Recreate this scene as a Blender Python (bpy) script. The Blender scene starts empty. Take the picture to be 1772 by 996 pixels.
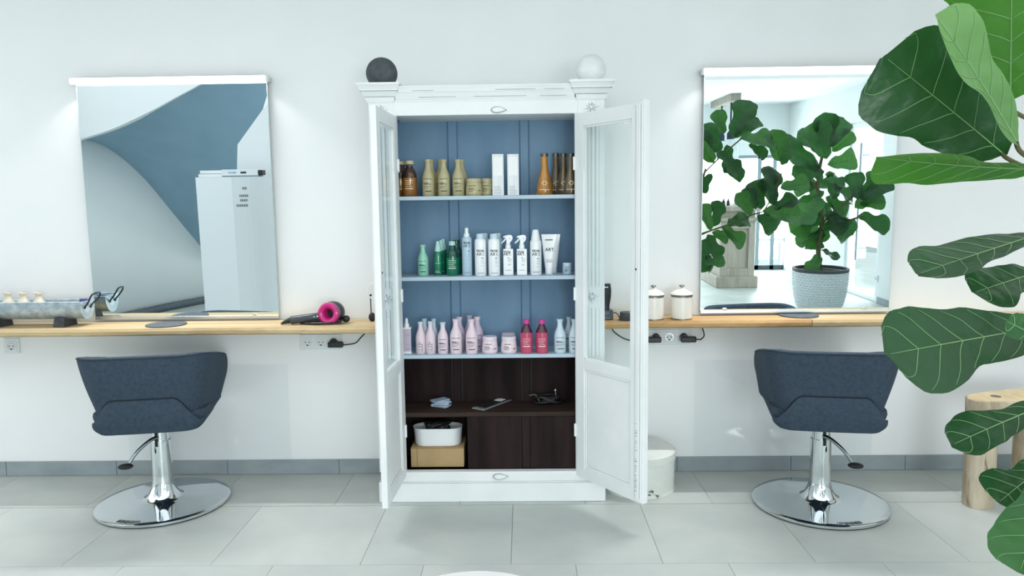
import bpy, math, random
from math import sin, cos, pi, radians, sqrt, atan2
from mathutils import Vector, Matrix
random.seed(7)
S = bpy.context.scene
COL = S.collection

# ------------------------------------------------------------------ camera
FPX, CH, CD, YAW, PIT, ROL = 1300., 1.3966, 3.89, -.0165, .1048, -.0128
CAM = Vector((0, -CD, CH))
_F = Vector((sin(YAW)*cos(PIT), cos(YAW)*cos(PIT), -sin(PIT)))
_R0 = Vector((cos(YAW), -sin(YAW), 0)); _U0 = _R0.cross(_F)
_R = cos(ROL)*_R0 + sin(ROL)*_U0; _U = -sin(ROL)*_R0 + cos(ROL)*_U0
cd = bpy.data.cameras.new('camera'); cam = bpy.data.objects.new('camera', cd); COL.objects.link(cam)
cd.sensor_fit = 'HORIZONTAL'; cd.sensor_width = 36; cd.lens = 36*FPX/1772.; cd.clip_start = .05; cd.clip_end = 200
cam.matrix_world = Matrix(((_R.x, _U.x, -_F.x, CAM.x), (_R.y, _U.y, -_F.y, CAM.y), (_R.z, _U.z, -_F.z, CAM.z), (0, 0, 0, 1)))
S.camera = cam

# ------------------------------------------------------------------ daylight, exposure
W = bpy.data.worlds.new('daylight'); S.world = W; W.use_nodes = True
W.node_tree.nodes['Background'].inputs[0].default_value = (.95, .98, 1.0, 1)
W.node_tree.nodes['Background'].inputs[1].default_value = .84
S.view_settings.view_transform = 'Standard'; S.view_settings.look = 'None'
S.view_settings.gamma = 1; S.view_settings.use_curve_mapping = False
S.view_settings.exposure = 1.03
S.cycles.max_bounces = 10; S.cycles.transparent_max_bounces = 16; S.cycles.sample_clamp_indirect = 6
S.cycles.caustics_reflective = False; S.cycles.caustics_refractive = False
def daylight(name, loc, rot, sx, sy, power):
    l = bpy.data.lights.new(name, 'AREA'); l.shape = 'RECTANGLE'; l.size = sx; l.size_y = sy; l.energy = power; l.color = (.95, .98, 1)
    o = bpy.data.objects.new(name, l); COL.objects.link(o); o.location = loc; o.rotation_euler = rot
daylight('daylight_shop_window', (2.6, -8.9, 1.25), (radians(90), 0, 0), 3.4, 2.3, 170)       # outside the far glazing
daylight('daylight_entrance', (4.75, -5.55, 1.1), (radians(90), 0, radians(90)), 1.2, 2.2, 45)  # outside the entrance door
LED_POWER = 1.8; LED_DOWN = 6.0; LED_WATT = 8.5

# ------------------------------------------------------------------ pixel -> place helpers (1772 x 996)
def ray(x, y): return _F + _R*((x-886)/FPX) - _U*((y-498)/FPX)
def onY(x, y, Y): d = ray(x, y); return CAM + d*((Y-CAM.y)/d.y)
def onZ(x, y, Z): d = ray(x, y); return CAM + d*((Z-CAM.z)/d.z)
def depth(P): return (Vector(P)-CAM).dot(_F)
def wid(px, P): return px*depth(P)/FPX
TILT = .022                                   # both wall mirrors lean slightly, top edge away from the wall
MP = Vector((0, -.022, .862)); MN = Vector((0, -cos(TILT), -sin(TILT)))
def flip(P): P = Vector(P); return P-MN*(2*(P-MP).dot(MN))
_MO = flip(CAM)
def mdir(x, y): d = ray(x, y); return d-MN*(2*d.dot(MN))
def MY(x, y, Y): d = mdir(x, y); return _MO+d*((Y-_MO.y)/d.y)      # a thing seen in a mirror, standing at depth Y
def MZ(x, y, Z): d = mdir(x, y); return _MO+d*((Z-_MO.z)/d.z)
def MX(x, y, X): d = mdir(x, y); return _MO+d*((X-_MO.x)/d.x)
def M(x, y, Yv): return MY(x, y, -.06-Yv)
def mwid(px, P): return px*(Vector(P)-_MO).length/FPX

# ------------------------------------------------------------------ materials
def lin(c):
    if isinstance(c, str):
        c = [int(c[i:i+2], 16)/255 for i in (0, 2, 4)]
        c = [v/12.92 if v <= .04045 else ((v+.055)/1.055)**2.4 for v in c]
    return (c[0], c[1], c[2], 1)
MATS = {}
def mat(name, col, rough=.5, metal=0., col2=None, scale=(6, 6, 6), detail=4., lo=.35, hi=.65, bump=0., bscale=None,
        spec=.5, trans=0., ior=1.45, emit=0., coat=0., alpha=1., wear=None, sub=0.):
    m = bpy.data.materials.new(name); m.use_nodes = True; MATS[name] = m
    N, Lk = m.node_tree.nodes, m.node_tree.links; b = N['Principled BSDF']
    b.inputs['Base Color'].default_value = lin(col); b.inputs['Roughness'].default_value = rough
    b.inputs['Metallic'].default_value = metal; b.inputs['Specular IOR Level'].default_value = spec
    b.inputs['Transmission Weight'].default_value = trans; b.inputs['IOR'].default_value = ior
    b.inputs['Coat Weight'].default_value = coat; b.inputs['Alpha'].default_value = alpha
    if emit:
        b.inputs['Emission Color'].default_value = lin(col); b.inputs['Emission Strength'].default_value = emit
    tc = N.new('ShaderNodeTexCoord')
    def noise(sc, det, rgh=.55):
        mp = N.new('ShaderNodeMapping'); mp.inputs['Scale'].default_value = sc
        Lk.new(tc.outputs['Object'], mp.inputs[0])
        n = N.new('ShaderNodeTexNoise'); n.inputs['Scale'].default_value = 1; n.inputs['Detail'].default_value = det
        n.inputs['Roughness'].default_value = rgh
        Lk.new(mp.outputs[0], n.inputs['Vector']); return n
    if col2 is not None:
        n = noise(scale, detail); r = N.new('ShaderNodeValToRGB')
        r.color_ramp.elements[0].position = lo; r.color_ramp.elements[0].color = lin(col)
        r.color_ramp.elements[1].position = hi; r.color_ramp.elements[1].color = lin(col2)
        Lk.new(n.outputs[0], r.inputs[0]); out = r.outputs[0]
        if wear:
            wc, wsc, w0, w1 = wear
            n2 = noise(wsc, 6., .6); r2 = N.new('ShaderNodeValToRGB')
            r2.color_ramp.elements[0].position = w0; r2.color_ramp.elements[0].color = (0, 0, 0, 1)
            r2.color_ramp.elements[1].position = w1; r2.color_ramp.elements[1].color = (1, 1, 1, 1)
            Lk.new(n2.outputs[0], r2.inputs[0])
            mx = N.new('ShaderNodeMix'); mx.data_type = 'RGBA'; mx.inputs[7].default_value = lin(wc)
            Lk.new(r2.outputs[0], mx.inputs[0]); Lk.new(out, mx.inputs[6]); out = mx.outputs[2]
        Lk.new(out, b.inputs['Base Color'])
    if bump:
        n = noise(bscale or scale, detail); bp = N.new('ShaderNodeBump'); bp.inputs['Strength'].default_value = bump
        bp.inputs['Distance'].default_value = .01
        Lk.new(n.outputs[0], bp.inputs['Height']); Lk.new(bp.outputs[0], b.inputs['Normal'])
    return m
def glassmat(name, tint=(1, 1, 1), refl=.08, rough=.02):
    m = bpy.data.materials.new(name); m.use_nodes = True; MATS[name] = m
    N, Lk = m.node_tree.nodes, m.node_tree.links; N.remove(N['Principled BSDF'])
    t = N.new('ShaderNodeBsdfTransparent'); t.inputs[0].default_value = (*tint, 1)
    g = N.new('ShaderNodeBsdfGlossy'); g.inputs['Roughness'].default_value = rough
    lw = N.new('ShaderNodeLayerWeight'); lw.inputs[0].default_value = .5
    pw = N.new('ShaderNodeMath'); pw.operation = 'POWER'; pw.inputs[1].default_value = 5
    Lk.new(lw.outputs['Facing'], pw.inputs[0])
    ad = N.new('ShaderNodeMath'); ad.operation = 'MULTIPLY_ADD'; ad.inputs[1].default_value = .45; ad.inputs[2].default_value = refl*.5
    mx = N.new('ShaderNodeMixShader')
    Lk.new(pw.outputs[0], ad.inputs[0]); Lk.new(ad.outputs[0], mx.inputs[0]); Lk.new(t.outputs[0], mx.inputs[1]); Lk.new(g.outputs[0], mx.inputs[2])
    Lk.new(mx.outputs[0], N['Material Output'].inputs[0]); return m
def leafmat(name, c1, c2, tr, rough=.33):
    m = mat(name, c1, rough, col2=c2, scale=(5, 5, 5), detail=2, bump=.5, bscale=(22, 22, 22), coat=.08, spec=.4)
    N, Lk = m.node_tree.nodes, m.node_tree.links; b = N['Principled BSDF']
    t = N.new('ShaderNodeBsdfTranslucent'); t.inputs[0].default_value = lin(tr)
    mx = N.new('ShaderNodeMixShader'); mx.inputs[0].default_value = .28
    Lk.new(b.outputs[0], mx.inputs[1]); Lk.new(t.outputs[0], mx.inputs[2]); Lk.new(mx.outputs[0], N['Material Output'].inputs[0])
    return m

mat('wall', 'eef1f2', .85, col2='ebeff0', scale=(3, 3, 3), bump=.03, bscale=(90, 90, 90))
mat('ceil', 'f2f5f6', .9, col2='eff3f4')
mat('tile', 'acb4b1', .38, col2='bfc5c0', scale=(2.2, 3.1, 2), detail=8, lo=.3, hi=.7, bump=.03, bscale=(25, 25, 25))
mat('tile2', 'b0b7b5', .38, col2='c1c6c1', scale=(2.6, 2.1, 2), detail=8, lo=.3, hi=.7, bump=.03, bscale=(25, 25, 25))
mat('grout', '9aa2a1', .9, col2='a2a9a8')
mat('skirting', '8b979c', .45, col2='99a4a8', scale=(5, 5, 9), detail=7)
mat('white_paint', 'eef2f3', .55, col2='e6ebec', scale=(4, 4, 4), wear=('8f9496', (2, 2, 60), .70, .78), bump=.06, bscale=(5, 5, 60))
mat('white_paint_v', 'eef2f3', .55, col2='e6ebec', scale=(4, 4, 4), wear=('9a9fa0', (60, 60, 2), .71, .79), bump=.06, bscale=(60, 60, 5))
mat('crack_and_shade', '8d9294', .8, col2='a5aaab', scale=(40, 40, 40))  # worn paint lines, also the shade drawn between rosette petals
mat('blue_paint', '678aa6', .6, col2='7697b1', scale=(5, 5, 1.5), detail=6, bump=.08, bscale=(20, 20, 3))
mat('blue_line', '527593', .6, col2='5a7c99')
mat('shelf_paint', 'b4c6d2', .5, col2='a8bccb', scale=(3, 9, 9))
mat('dark_wood', '1e1617', .75, spec=.15, col2='302425', scale=(14, 14, 1.6), detail=7, bump=.08, bscale=(40, 40, 3))
mat('dark_wood_h', '2a201d', .7, spec=.2, col2='3e312a', scale=(1.6, 14, 14), detail=7, bump=.08)
mat('box_wood', '6d523c', .6, col2='7b5e45', scale=(2, 20, 20))
mat('oak', 'cfbb94', .55, col2='b69b70', scale=(1.6, 22, 34), detail=7, lo=.35, hi=.7, bump=.12, bscale=(3, 30, 60),
    wear=('7d6442', (5, 30, 45), .69, .76))
mat('oak2', 'c9a572', .55, col2='ab8452', scale=(1.9, 20, 30), detail=7, lo=.35, hi=.7, bump=.12, bscale=(3, 30, 60),
    wear=('74562f', (5, 30, 45), .68, .76))
mat('mirror', 'dfeaec', .0, 1.)
mat('mirror_edge', 'b9cdcc', .25, .3)
mat('alu', 'd4d9da', .3, 1.)
mat('led', 'ffffff', .5, emit=LED_POWER); mat('led_row', 'ffffff', .5, emit=LED_DOWN)
mat('chrome', 'd8dfe2', .06, 1.)
mat('dark_chrome', '8a9296', .15, 1.); mat('black_rubber', '16181a', .6)
mat('fabric', '344250', .85, col2='3d4b59', scale=(60, 60, 60), detail=6, bump=.12, bscale=(260, 260, 260), spec=.25)
mat('seam', '1c252e', .9)
mat('grey_plastic', '3c444a', .35, col2='444c52')
mat('dark_plastic', '1d2023', .4, col2='24282b')
mat('magenta', 'c01f78', .25, coat=.3)
mat('slate', '4d555b', .7, col2='5a636a', scale=(30, 30, 30), bump=.2)
mat('zinc', 'a3b5c0', .42, .5, col2='c6d3da', scale=(26, 26, 26), detail=3, lo=.4, hi=.6)
mat('iron', '2a3a44', .45, .6)
mat('foot_block', '4a4d52', .7, col2='33373c', scale=(30, 30, 30))
mat('cream', 'd9d2bd', .5, col2='cfc7b0', scale=(20, 20, 20))
mat('lilac_print', '5a5f9a', .5)
mat('socket', 'dfe6e9', .35)
mat('socket_dark', '2d3134', .6)
mat('enamel', 'ece9df', .2, coat=.4)
mat('enamel_rim', '8d8d86', .25, .9)
mat('stone', '3c4347', .85, col2='596064', scale=(26, 26, 26), detail=8, lo=.3, hi=.7, bump=.7, bscale=(60, 60, 60))
mat('marble', 'eef1f1', .35, col2='dfe4e5', scale=(9, 9, 13), detail=5, lo=.4, hi=.62)
mat('hatbox', 'dfe3de', .6, col2='d5dad5', scale=(8, 8, 8), wear=('5a5f60', (16, 16, 22), .655, .69), bump=.2, bscale=(30, 30, 30))
mat('log_bark', 'd0c6b0', .8, col2='8f7f66', scale=(11, 11, 2.6), detail=9, lo=.33, hi=.68, bump=.8, bscale=(24, 24, 5), wear=('4d4134', (22, 22, 4), .60, .68))
mat('log_top', 'd9c9a6', .65, col2='c0ac85', scale=(14, 5, 14), detail=6, bump=.15)
mat('dowel', '5b5a56', .6, col2='77736a', scale=(60, 60, 60))
mat('carton', 'a98f66', .8, col2='b2996f', scale=(8, 8, 8))
mat('white_plastic', 'e9eef0', .35)
mat('table_white', 'f0f1f0', .35)
mat('print_dark', '34373a', .6); mat('print_grey', '82878a', .6); mat('print_light', 'e9efe9', .5); mat('print_gold', 'f2dcae', .3)
glassmat('pane', (.96, .985, .985), .06)
glassmat('acrylic', (.985, .992, .995), .04, .05)
leafmat('leaf', '123220', '1b4229', '3c7d30'); leafmat('leaf_mid', '24532e', '2f6236', '5a9a40', .3)
leafmat('leaf_pale', '5c8a50', '6b985c', '6fa04c', .4); leafmat('leaf_bright', '2f6a26', '3a782c', '5f9a36', .35)
mat('vein', '759c6a', .5); mat('vein_dark', '3f7038', .5)
mat('stem', '5c5a3a', .7, col2='4b4a30', scale=(30, 30, 8)); mat('soil', '2b221b', .95, bump=.6, col2='3a2e24', scale=(50, 50, 50))
mat('pot_glaze', 'd5dfe2', .2, coat=.5); mat('pot_rim', '4b5054', .5)
mat('stair_shade', '8dabbd', .75, col2='86a5b8', scale=(3, 3, 3))  # underside of the white stair, its shade put into the colour
mat('counter_wood', 'aba497', .75, col2='8f897d', scale=(16, 16, 3), detail=8, lo=.3, hi=.7, bump=.2)
mat('frame_grey', '8fa0a8', .5); mat('paper', 'eef0ef', .7); mat('bulb_glass', 'd8e2e2', .1, trans=.0, alpha=.5)
mat('cable', '1b1d1f', .5); mat('cable_grey', '55524d', .5)
mat('foil', 'd8dadd', .25, .6); mat('card_blue', '8fa9c4', .4, col2='c4d2df', scale=(20, 20, 20))

# ------------------------------------------------------------------ mesh builder
class MB:
    def __init__(s, T=None): s.v = []; s.f = []; s.T = T
    def add(s, vs, fs):
        k = len(s.v)
        s.v += [(s.T @ Vector(p)) if s.T else Vector(p) for p in vs]
        s.f += [tuple(i+k for i in f) for f in fs]; return s
    def box(s, x0, x1, y0, y1, z0, z1):
        return s.add([(x0, y0, z0), (x1, y0, z0), (x1, y1, z0), (x0, y1, z0), (x0, y0, z1), (x1, y0, z1), (x1, y1, z1), (x0, y1, z1)],
                     [(3, 2, 1, 0), (4, 5, 6, 7), (0, 1, 5, 4), (1, 2, 6, 5), (2, 3, 7, 6), (3, 0, 4, 7)])
    def frustum(s, b, t, z0, z1):      # b, t = (x0,x1,y0,y1)
        return s.add([(b[0], b[2], z0), (b[1], b[2], z0), (b[1], b[3], z0), (b[0], b[3], z0), (t[0], t[2], z1), (t[1], t[2], z1), (t[1], t[3], z1), (t[0], t[3], z1)],
                     [(3, 2, 1, 0), (4, 5, 6, 7), (0, 1, 5, 4), (1, 2, 6, 5), (2, 3, 7, 6), (3, 0, 4, 7)])
    def lathe(s, prof, c=(0, 0, 0), n=24, sx=1., sy=1., cap=True):
        vs = []; fs = []
        for r, z in prof:
            for i in range(n):
                a = 2*pi*i/n; vs.append((c[0]+r*cos(a)*sx, c[1]+r*sin(a)*sy, c[2]+z))
        for j in range(len(prof)-1):
            for i in range(n):
                k = (i+1) % n; fs.append((j*n+i, j*n+k, (j+1)*n+k, (j+1)*n+i))
        if cap:
            fs.append(tuple(range(n-1, -1, -1))); b = (len(prof)-1)*n; fs.append(tuple(range(b, b+n)))
        return s.add(vs, fs)
    def tube(s, pts, r, n=8, closed=False):
        pts = [Vector(p) for p in pts]; rs = r if isinstance(r, (list, tuple)) else [r]*len(pts)
        vs = []; fs = []; up = None
        for i, p in enumerate(pts):
            if closed: t = pts[(i+1) % len(pts)]-pts[i-1]
            else: t = pts[min(i+1, len(pts)-1)]-pts[max(i-1, 0)]
            t = t.normalized() if t.length > 1e-9 else Vector((0, 0, 1))
            if up is None: up = t.orthogonal().normalized()
            up = (up-t*up.dot(t)); up = up.normalized() if up.length > 1e-6 else t.orthogonal().normalized()
            w = t.cross(up)
            for k in range(n):
                a = 2*pi*k/n; vs.append(p+(up*cos(a)+w*sin(a))*rs[i])
        L = len(pts)
        for i in range(L if closed else L-1):
            j = (i+1) % L
            for k in range(n):
                q = (k+1) % n; fs.append((i*n+k, i*n+q, j*n+q, j*n+k))
        if not closed:
            fs.append(tuple(range(n-1, -1, -1))); fs.append(tuple(range((L-1)*n, L*n)))
        return s.add(vs, fs)
    def prism(s, poly, fn0, fn1):      # poly of 2D points, fn maps (a,b)->3D on each side
        n = len(poly); vs = [fn0(*p) for p in poly]+[fn1(*p) for p in poly]
        fs = [tuple(range(n-1, -1, -1)), tuple(range(n, 2*n))]+[(i, (i+1) % n, n+(i+1) % n, n+i) for i in range(n)]
        return s.add(vs, fs)
    def ball(s, c, rx, ry=None, rz=None, n=20, m=12, z0=-1., z1=1.):
        ry = ry or rx; rz = rz or rx; a0, a1 = math.asin(z0), math.asin(z1)
        prof = [(max(cos(a0+(a1-a0)*j/m), 1e-4), sin(a0+(a1-a0)*j/m)) for j in range(m+1)]
        vs = []; fs = []
        for r, z in prof:
            for i in range(n):
                a = 2*pi*i/n; vs.append((c[0]+rx*r*cos(a), c[1]+ry*r*sin(a), c[2]+rz*z))
        for j in range(m):
            for i in range(n):
                k = (i+1) % n; fs.append((j*n+i, j*n+k, (j+1)*n+k, (j+1)*n+i))
        fs.append(tuple(range(n-1, -1, -1))); fs.append(tuple(range(m*n, (m+1)*n)))
        return s.add(vs, fs)
    def grid(s, fn, nu, nv):
        vs = [fn(i/nu, j/nv) for i in range(nu+1) for j in range(nv+1)]
        fs = [(i*(nv+1)+j, (i+1)*(nv+1)+j, (i+1)*(nv+1)+j+1, i*(nv+1)+j+1) for i in range(nu) for j in range(nv)]
        return s.add(vs, fs)
    def slab(s, outer, inner, nu, nv):     # closed shell between two grid functions
        g = (nu+1)*(nv+1)
        vs = [outer(i/nu, j/nv) for i in range(nu+1) for j in range(nv+1)]+[inner(i/nu, j/nv) for i in range(nu+1) for j in range(nv+1)]
        I = lambda i, j: i*(nv+1)+j
        fs = []
        for i in range(nu):
            for j in range(nv):
                fs.append((I(i, j), I(i+1, j), I(i+1, j+1), I(i, j+1)))
                fs.append((g+I(i, j+1), g+I(i+1, j+1), g+I(i+1, j), g+I(i, j)))
        for i in range(nu):
            for j in (0, nv):
                q = (I(i, j), g+I(i, j), g+I(i+1, j), I(i+1, j)); fs.append(q if j == 0 else q[::-1])
        for j in range(nv):
            for i in (0, nu):
                q = (I(i, j), I(i, j+1), g+I(i, j+1), g+I(i, j)); fs.append(q if i == 0 else q[::-1])
        return s.add(vs, fs)
    def build(s, name, m, parent=None, smooth=False, bevel=0., sub=0, label=None):
        o0 = worg(parent)
        me = bpy.data.meshes.new(name); me.from_pydata([tuple(p-o0) for p in s.v], [], s.f); me.update()
        return obj(name, me, m, parent, smooth, bevel, sub, label)
def worg(o):
    v = Vector((0, 0, 0))
    while o is not None: v += o.location; o = o.parent
    return v
def obj(name, me, m, parent=None, smooth=False, bevel=0., sub=0, label=None):
    if m and not me.materials: me.materials.append(MATS[m])
    if smooth:
        me.polygons.foreach_set('use_smooth', [True]*len(me.polygons))
        try: me.set_sharp_from_angle(angle=radians(38))
        except Exception: pass
    o = bpy.data.objects.new(name, me); COL.objects.link(o); o.parent = parent
    if bevel:
        b = o.modifiers.new('bevel', 'BEVEL'); b.width = bevel; b.segments = 3; b.limit_method = 'ANGLE'; b.angle_limit = radians(40)
    if sub:
        b = o.modifiers.new('sub', 'SUBSURF'); b.levels = sub; b.render_levels = sub
    if label: o['label'] = label
    return o
def thing(name, label, cat, loc=(0, 0, 0), group=None, kind=None):
    o = bpy.data.objects.new(name, None); COL.objects.link(o); o.location = loc; o.empty_display_size = .05
    return tag(o, label, cat, group, kind)
def tag(o, label, cat, group=None, kind=None):
    o['label'] = label; o['category'] = cat
    if group: o['group'] = group
    if kind: o['kind'] = kind
    return o
def struct(o, label, cat):
    o['kind'] = 'structure'; o['label'] = label; o['category'] = cat; return o
_txt = {}
def text_mesh(body, size, bold=0.):
    c = bpy.data.curves.new('t', 'FONT'); c.body = body; c.size = size; c.align_x = 'LEFT'; c.offset = bold; c.resolution_u = 2
    o = bpy.data.objects.new('t', c); COL.objects.link(o)
    me = bpy.data.meshes.new_from_object(o.evaluated_get(bpy.context.evaluated_depsgraph_get()))
    vs = [v.co.copy() for v in me.vertices]; fs = [tuple(p.vertices) for p in me.polygons]
    bpy.data.objects.remove(o); bpy.data.curves.remove(c); bpy.data.meshes.remove(me)
    return vs, fs
def spline(pts, n=6):
    pts = [Vector(p) for p in pts]; out = []
    for i in range(len(pts)-1):
        p0, p1, p2, p3 = pts[max(i-1, 0)], pts[i], pts[i+1], pts[min(i+2, len(pts)-1)]
        for k in range(n):
            t = k/n; out.append(.5*((2*p1)+(p2-p0)*t+(2*p0-5*p1+4*p2-p3)*t*t+(3*p1-p0-3*p2+p3)*t**3))
    out.append(pts[-1]); return out

# ================================================================== THE ROOM
# front wall
CEIL_H = 2.62
struct(MB().box(-3.4, 4.3, 0, .12, -.02, CEIL_H).build('wall_front', 'wall'), 'long white plastered wall behind the mirrors and cabinet', 'wall')
# floor: grout bed + individual 60 cm tiles near, joined tiles far away
floor = struct(MB().box(-7.5, 7.2, -13, .1, -.06, -.006).build('floor', 'grout'), 'pale grey concrete look tiled floor', 'floor')
def tile_mesh():
    m = MB().frustum((-.2994, .2994, -.2994, .2994), (-.2991, .2991, -.2991, .2991), -.006, 0.)
    me = bpy.data.meshes.new('floor_tile'); me.from_pydata([tuple(p) for p in m.v], [], m.f); return me
tms = [tile_mesh(), tile_mesh()]; tms[0].materials.append(MATS['tile']); tms[1].materials.append(MATS['tile2'])
far = MB()
for r in range(22):
    yc = -1.05+.3+.6*(1-r)           # row centres; row joints at -1.05 + .6k
    off = .28+.255*r
    for k in range(-14, 14):
        xc = off % .6 + .6*k+.3
        if xc < -7.2 or xc > 6.9: continue
        if -4.4 < yc and -3.4 < xc < 4.0:
            o = bpy.data.objects.new('floor_tile', random.choice(tms)); COL.objects.link(o); o.parent = floor; o.location = (xc, yc, 0)
            if yc > -.4 : o.scale = (1, .44/.597 if yc+.3 > 0 else 1, 1); o.location.y = (-.45+0)/2 if yc+.3 > 0 else yc
        elif yc < 0:
            far.box(xc-.2991, xc+.2991, yc-.2991, yc+.2991, -.006, 0)
ft = far.build('floor_tiles_far', 'tile', floor); ft['kind'] = 'stuff'
# skirting of cut tiles along the wall
sk = struct(MB().box(-3.4, 4.2, -.006, .0, 0, .078).build('baseboard_front', 'grout'), 'grey tile skirting along the front wall', 'baseboard')
x = -3.4
for k in range(13):
    MB().box(x+.0015, x+.5985, -.012, -.004, .001, .079).build('skirting_tile', 'skirting', sk, bevel=.0012); x += .6

# mirrors, LED strips, acrylic splash panels, worktops -----------------------------------------------------------
def wall_mirror(x0, x1, lab):
    t = thing('wall_mirror', lab, 'mirror', ((x0+x1)/2, -.02, .857), 'rectangular wall mirrors')
    T = Matrix.Translation((0, MP.y, .862)) @ Matrix.Rotation(TILT, 4, 'X')
    MB(T).box(x0, x1, 0, .006, 0, 1.186).build('mirror_glass', 'mirror', t)
    for a, b in ((x0-.002, x0), (x1, x1+.002)): MB(T).box(a, b, 0, .006, 0, 1.186).build('glass_edge', 'mirror_edge', t)
    MB().box(x0, x1, MP.y-.006, -.002, .846, .862).build('bottom_rail', 'alu', t, bevel=.002)
    MB(T).box(x0+.1, x1-.1, .008, .045, 1.08, 1.12).build('wall_bracket', 'alu', t)
    for q in (.13, .87):
        c = x0+(x1-x0)*q
        MB(Matrix.Translation((c, MP.y-.001, .869)) @ Matrix.Rotation(pi/2, 4, 'X')).lathe([(.013, 0), (.013, .004), (.008, .006)], n=16, sy=.5).build('clip', 'alu', t, True)
    return t
def led_bar(x0, x1, lab):
    t = thing('led_strip_light', lab, 'wall lamp', ((x0+x1)/2, -.03, 2.05), 'strip lights above the mirrors')
    MB().box(x0, x1, -.052, 0, 2.050, 2.074).build('housing', 'alu', t, bevel=.002)
    MB().box(x0+.006, x1-.006, -.082, -.072, 2.044, 2.074).build('diffuser', 'led', t, bevel=.006)
    MB().box(x0+.01, x1-.01, -.070, -.056, 2.0470, 2.0478).build('led_row', 'led_row', t); MB().box(x0+.006, x1-.006, -.072, -.052, 2.048, 2.074).build('channel', 'alu', t)
    l = bpy.data.lights.new('led_light', 'AREA'); l.shape = 'RECTANGLE'; l.size = x1-x0-.02; l.size_y = .014; l.energy = LED_WATT; l.spread = radians(120)
    o = bpy.data.objects.new('led_light', l); COL.objects.link(o); o.parent = t; o.location = Vector(((x0+x1)/2, -.063, 2.0465))-worg(t); o.rotation_euler = (radians(-14), 0, 0)
    for s_ in (x0, x1-.006): MB().box(s_, s_+.006, -.084, -.0525, 2.043, 2.075).build('end_cap', 'white_plastic', t, bevel=.002)
wall_mirror(-2.248, -1.284, 'tall frameless mirror reflecting the curved staircase with shade-toned underside')
wall_mirror(.909, 1.875, 'tall frameless mirror reflecting the potted fig tree')
led_bar(-2.267, -1.272, 'glowing white strip light above the mirror with the staircase reflection')
led_bar(.892, 1.88, 'glowing white strip light above the mirror reflecting the fig tree')
for x0, x1, l in ((-2.12, -1.252, 'clear acrylic splash panel on the wall behind the styling chair with zinc trough above'), (.885, 1.815, 'clear acrylic splash panel on the wall behind the chair next to the hat box')):
    t = tag(MB().box(x0, x1, -.021, -.016, .085, .60).build('splash_panel', 'acrylic'), l, 'wall panel', 'acrylic splash panels')
def live_plank(name, x0, x1, yf, m, parent, seed):
    rnd = random.Random(seed); n = int((x1-x0)/.03)
    nz = [rnd.uniform(-1, 1) for _ in range(n+3)]
    vs = []; fs = []
    for i in range(n+1):
        x = x0+(x1-x0)*i/n; w = .006*sin(x*5+seed)+.003*nz[i]
        top = .835
        sec = [(-.001, .797), (yf+.02+w*.5, .797), (yf+.004+w, .806+.002*nz[i+1]), (yf+w, .822), (yf+.006+w*.8, top), (-.001, top)]
        vs += [(x, a, b) for a, b in sec]
    for i in range(n):
        for k in range(6):
            q = (k+1) % 6; fs.append((i*6+k, (i+1)*6+k, (i+1)*6+q, i*6+q))
    fs.append(tuple(range(6))); fs.append(tuple(range(n*6+5, n*6-1, -1)))
    return MB().add(vs, fs).build(name, m, parent)
wl = live_plank('worktop', -3.3, -.712, -.275, 'oak', None, 3); tag(wl, 'pale wooden wall worktop carrying the zinc trough and hair dryer', 'worktop', 'wooden worktops')
wr = thing('worktop', 'wooden wall worktop carrying the white canisters', 'worktop', (1.4, -.1, .797), 'wooden worktops')
xj = onY(1406, 560, -.21).x
live_plank('plank', .39, xj-.001, -.205, 'oak2', wr, 5); live_plank('plank', xj+.001, 3.6, -.21, 'oak', wr, 9)

# sockets ---------------------------------------------------------------------------------------------------
def socket_block(xs, z, lab, covered=(), cat='socket'):
    t = thing('wall_socket', lab, cat, (sum(xs)/len(xs), 0, z), 'wall sockets')
    MB().box(xs[0]-.040, xs[-1]+.040, -.009, -.0, z-.040, z+.040).build('frame', 'socket', t, bevel=.003)
    MB().box(xs[0]-.043, xs[-1]+.043, -.016, 0, z+.043, z+.05).build('cover_ledge', 'socket', t)
    for i, x in enumerate(xs):
        MB().box(x-.028, x+.028, -.0115, -.0085, z-.028, z+.028).build('insert', 'socket', t, bevel=.0015)
        R = Matrix.Translation((x, -.0118, z)) @ Matrix.Rotation(pi/2, 4, 'X')
        w = MB(R).lathe([(.0205, .0), (.0205, .0012), (.0185, .0012), (.0185, 0)], n=24).build('well_ring', 'alu', t, True)
        MB(R).lathe([(.018, -.0002), (.018, .0004)], n=24).build('well', 'socket', t)
        for dx in (-.0095, .0095):
            MB(Matrix.Translation((x+dx, -.0124, z)) @ Matrix.Rotation(pi/2, 4, 'X')).lathe([(.0032, 0), (.0032, .0006)], n=10).build('pin_hole', 'socket_dark', t)
        MB().box(x-.005, x+.005, -.0131, -.0118, z-.0185, z-.0125).build('earth_clip', 'socket_dark', t); MB().box(x-.003, x+.003, -.0131, -.0118, z+.014, z+.017).build('earth_clip', 'alu', t)
    return t
socket_block([-1.143, -1.072, -1.001], .714, 'triple white wall socket below the hair dryer')
socket_block([.682, .753, .824], .723, 'triple white wall socket below the white canisters')
socket_block([-2.717], .709, 'single white wall socket below the zinc trough')
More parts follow.
